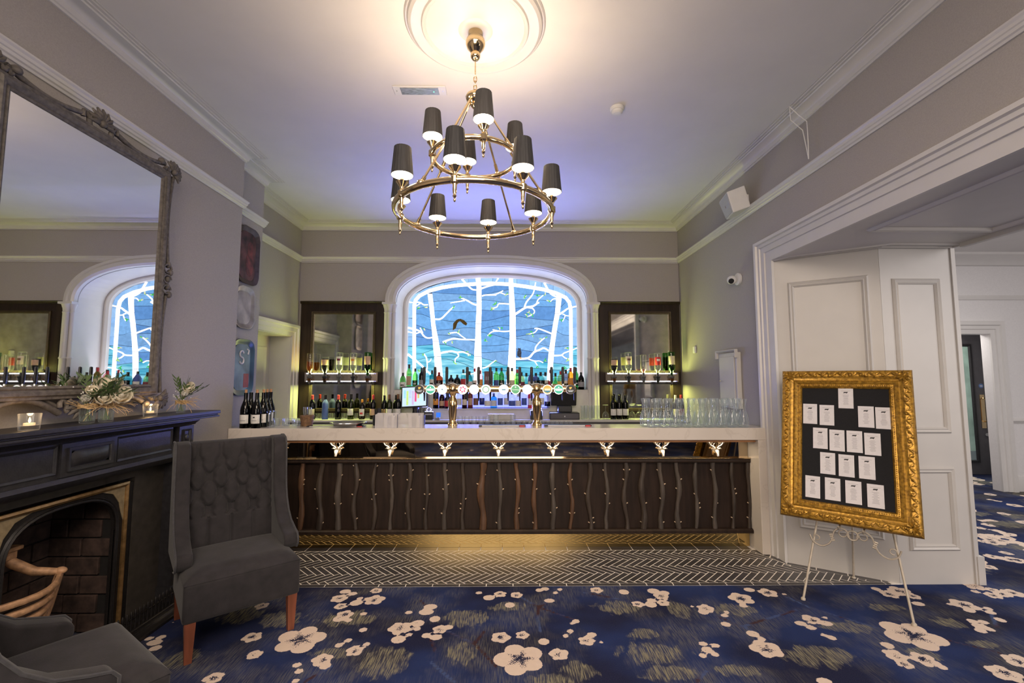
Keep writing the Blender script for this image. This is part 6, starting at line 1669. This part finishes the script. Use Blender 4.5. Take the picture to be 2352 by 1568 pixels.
MB().box(-.026, .026, .015, .028, .0302, .085).build('blue_side', emis('blue_screen', (.05, .2, .9), 1.0), cm)
cd = thing('cash_drawer', 'black cash drawer under a second till at the right of the niche', 'till', (at(1296, 955, 'y', 5.72).x, 5.735, ZB))
MB().box(-.185, .185, -.065, .13, 0, .085).build('drawer_box', M['blackplastic'], cd, bevel=.004)
MB().box(-.175, .175, -.067, -.0655, .012, .072).build('drawer_front', M['darkgrey'], cd)
MB().lathe([(.010, 0), (.010, .006)], 10, M=Matrix.Translation((0, -.067, .04)) @ RY).build('drawer_lock', M['steel'], cd)
MB().box(-.08, .10, -.02, .10, .0855, .17).build('till_neck', M['blackplastic'], cd, bevel=.01)
TM2 = Matrix.Translation((0, .03, .285)) @ Matrix.Rotation(math.radians(12), 4, 'X')
MB().box(-.16, .16, -.03, .03, -.115, .12, TM2).build('till_rear', M['blackplastic'], cd, bevel=.008)
ct = thing('card_terminal', 'black card terminal dock left of the cash drawer', 'card reader', (at(1232, 955, 'y', 5.70).x, 5.72, ZB))
MB().prism([(-.05, 0), (.012, 0), (.012, .11), (-.01, .11), (-.05, .05)], -.075, .075, lambda a, b, d: (d, a, b)).build('dock', M['blackplastic'], ct, bevel=.004)
MB().box(-.05, .05, -.02, .011, .1105, .122).build('terminal', M['darkgrey'], ct)
sk_ = thing('napkin_stack', 'stack of white papers on the back bar between the two pillars', 'papers', (at(1151, 955, 'y', 5.72).x, 5.705, ZB))
MB().box(-.15, .15, -.03, .03, 0, .06).build('paper_block', M['stone'], sk_, bevel=.004)
MB().box(-.16, .16, -.032, .032, .0605, .072).build('top_sheet', M['steel'], sk_)

# ------------------------------------------------------------------ mantel shelf: vases with flowers and tea lights
ZM = 1.2622
def rose(m, c, r):
    for lay, (n, q, op) in enumerate(((3, .35, .25), (5, .62, .55), (6, .92, .85))):
        for k in range(n):
            a = 2*PI*k/n+lay*.5; ca, sa = math.cos(a), math.sin(a)
            def pf_(s, t, q=q, op=op, ca=ca, sa=sa):
                w = (s-.5)*1.5; rad = r*q*(.55+.5*t*op+.15*math.sin(PI*t)); z = r*(-.55+1.15*t-.25*t*t*op)
                x = rad*math.cos(w); y = rad*math.sin(w)*1.25
                return (c[0]+x*ca-y*sa, c[1]+x*sa+y*ca, c[2]+z)
            m.grid(4, 4, pf_)
    m.ball((c[0], c[1], c[2]+r*.1), r*.3, (1, 1, 1.2), 8, 6)
def vase(label, u, x, h, r, roses, sprigs, raffia, seed):
    p = at(u, 960, 'x', x); t = thing('bud_vase', label, 'vase', (x, p.y, ZM)); q = random.Random(seed)
    MB().lathe([(r*.8, 0), (r*.84, .003), (r, h), (r-.002, h), (r*.84-.002, .01), (0, .008)], 18).build('glass_vase', M['clear2'], t, smooth=50)
    MB().lathe([(r*.80, .0095), (r*.9, h*.6), (0, h*.601)], 16).build('water', gm('water', (.90, .95, .90)), t, smooth=50)
    for k in range(6):
        a = q.uniform(0, 6.28)
        MB().tube([(r*.4*math.cos(a), r*.4*math.sin(a), .012), (-.2*r*math.cos(a), -.2*r*math.sin(a), h*.8), (r*1.2*math.cos(a+2), r*1.2*math.sin(a+2), h+.03)], .0028, 5).build('flower_stem', M['stem'], t)
    for k, (dx, dy, dz, rr_) in enumerate(roses):
        m = MB(); rose(m, (0, 0, 0), rr_)
        RM = Matrix.Translation((dx, dy, h+dz)) @ Matrix.Rotation(math.radians(-35), 4, 'Z') @ Matrix.Rotation(math.radians(62), 4, 'Y'); m.v = [tuple(RM @ Vector(v_)) for v_ in m.v]; m.build('rose_bloom' if rr_ > .025 else 'white_bloom', M['rose'] if rr_ > .025 else M['white_petal'], t, smooth=60)
    lf_ = MB()
    for (a, el, ln_) in sprigs:
        d = Vector((math.cos(a)*math.cos(el), math.sin(a)*math.cos(el), math.sin(el))); p0 = Vector((0, 0, h+.005)); d.x = abs(d.x) if d.x*ln_ < -.02 else d.x; sd = d.cross(Vector((0, 0, 1))).normalized()
        lf_.tube([p0, p0+d*ln_], [.0016, .0008], 4)
        for k in range(8):
            s0 = p0+d*ln_*(.25+.1*k); sg = 1 if k % 2 else -1
            tip = s0+d*.034+sd*sg*.024+Vector((0, 0, q.uniform(-.006, .012))); mid_ = (s0+tip)/2
            n_ = Vector((0, 0, .004))
            lf_.add([s0, mid_+sd*.009+n_, tip, mid_-sd*.009-d*.009+n_], [(0, 1, 2, 3)])
    tag(lf_.build('foliage', M['leaf'], t, normals=False), kind='stuff')
    gy = MB()
    for k in range(34):
        a = q.uniform(0, 6.28); rr_ = q.uniform(.02, .075); z = h+q.uniform(.0, .085)
        gy.ball((max(rr_*math.cos(a), -.03), rr_*math.sin(a), z), q.uniform(.0025, .0045), (1, 1, 1), 5, 4)
    tag(gy.build('tiny_white_flowers', M['white_petal'], t), kind='stuff')
    rf = MB()
    for k in range(4): rf.tube([((r*.98+.003)*math.cos(a), (r*.98+.003)*math.sin(a), h*.72+k*.006+.004*math.sin(a*3+k)) for a in np.linspace(0, 2*PI, 17)[:-1]], .003, 5, closed=True)
    for k in range(raffia):
        a = q.uniform(-1.9, 1.7); p = Vector((r*math.cos(a), r*math.sin(a), h*.80+q.uniform(-.012, .012)))
        d = Vector((math.cos(a), math.sin(a), q.uniform(-.5, .9))).normalized(); bend = Vector((q.uniform(-1, 1), q.uniform(-1, 1), q.uniform(-1.3, .5)))
        pts = [p.copy()]
        st_ = q.uniform(.006, .014)
        for i in range(8):
            p = p+d*st_; d = (d+bend*.16).normalized(); pts.append(p.copy())
        rf.tube(pts, .0010, 4)
    tag(rf.build('raffia_tie', M['raffia'], t), kind='stuff')
spr = lambda s, n, lo=.2, hi=1.3: [(random.Random(s+k).uniform(0, 6.28), random.Random(s+k+50).uniform(lo, hi), random.Random(s+k+90).uniform(.10, .175)) for k in range(n)]
vase('left vase of two ivory roses and ferns on the mantel shelf', 200, -2.235, .112, .038, [(.055, .03, .02, .048), (.035, .035, .085, .046), (.045, -.035, .06, .030), (.03, -.05, .02, .022)], spr(3, 12), 8, 1)
vase('middle vase with one large ivory rose and much raffia on the mantel shelf', 243, -2.20, .110, .038, [(.06, .015, .03, .054), (.03, .02, .10, .030), (.04, .075, .06, .024)], spr(33, 11), 60, 2)
vase('right vase of white blooms and tall ferns near the mantel end', 414, -2.25, .088, .030, [(.045, .0, .075, .036), (.03, .04, .10, .026), (.04, -.03, .045, .022)], spr(63, 11, .5, 1.45), 34, 3)
def tealight(label, u, v, x):
    p = at(u, v, 'x', x); t = thing('tea_light_holder', label, 'candle', (x, p.y, ZM))
    MB().lathe([(.035, 0), (.036, .003), (.040, .075), (.0375, .075), (.034, .022), (0, .020)], 18).build('glass_cup', M['clear2'], t, smooth=50)
    MB().lathe([(.020, .0205), (.020, .032), (0, .032)], 14).build('wax_candle', M['wax'], t, smooth=50)
    MB().lathe([(.0005, .032), (.005, .040), (.003, .052), (0, .060)], 8).build('candle_flame', M['flame'], t, smooth=60)
    d = bpy.data.lights.new('tea_light_glow', 'POINT'); d.energy = .25; d.color = (1, .6, .25); d.shadow_soft_size = .01
    o = bpy.data.objects.new('tea_light_glow', d); COL.objects.link(o); o.location = (x, p.y, ZM+.075)
tealight('left lit tea light in a glass cup on the mantel shelf', 68, 965, -2.20)
tealight('right lit tea light in a glass cup on the mantel shelf', 345, 948, -2.24)
bpy.context.view_layer.update()
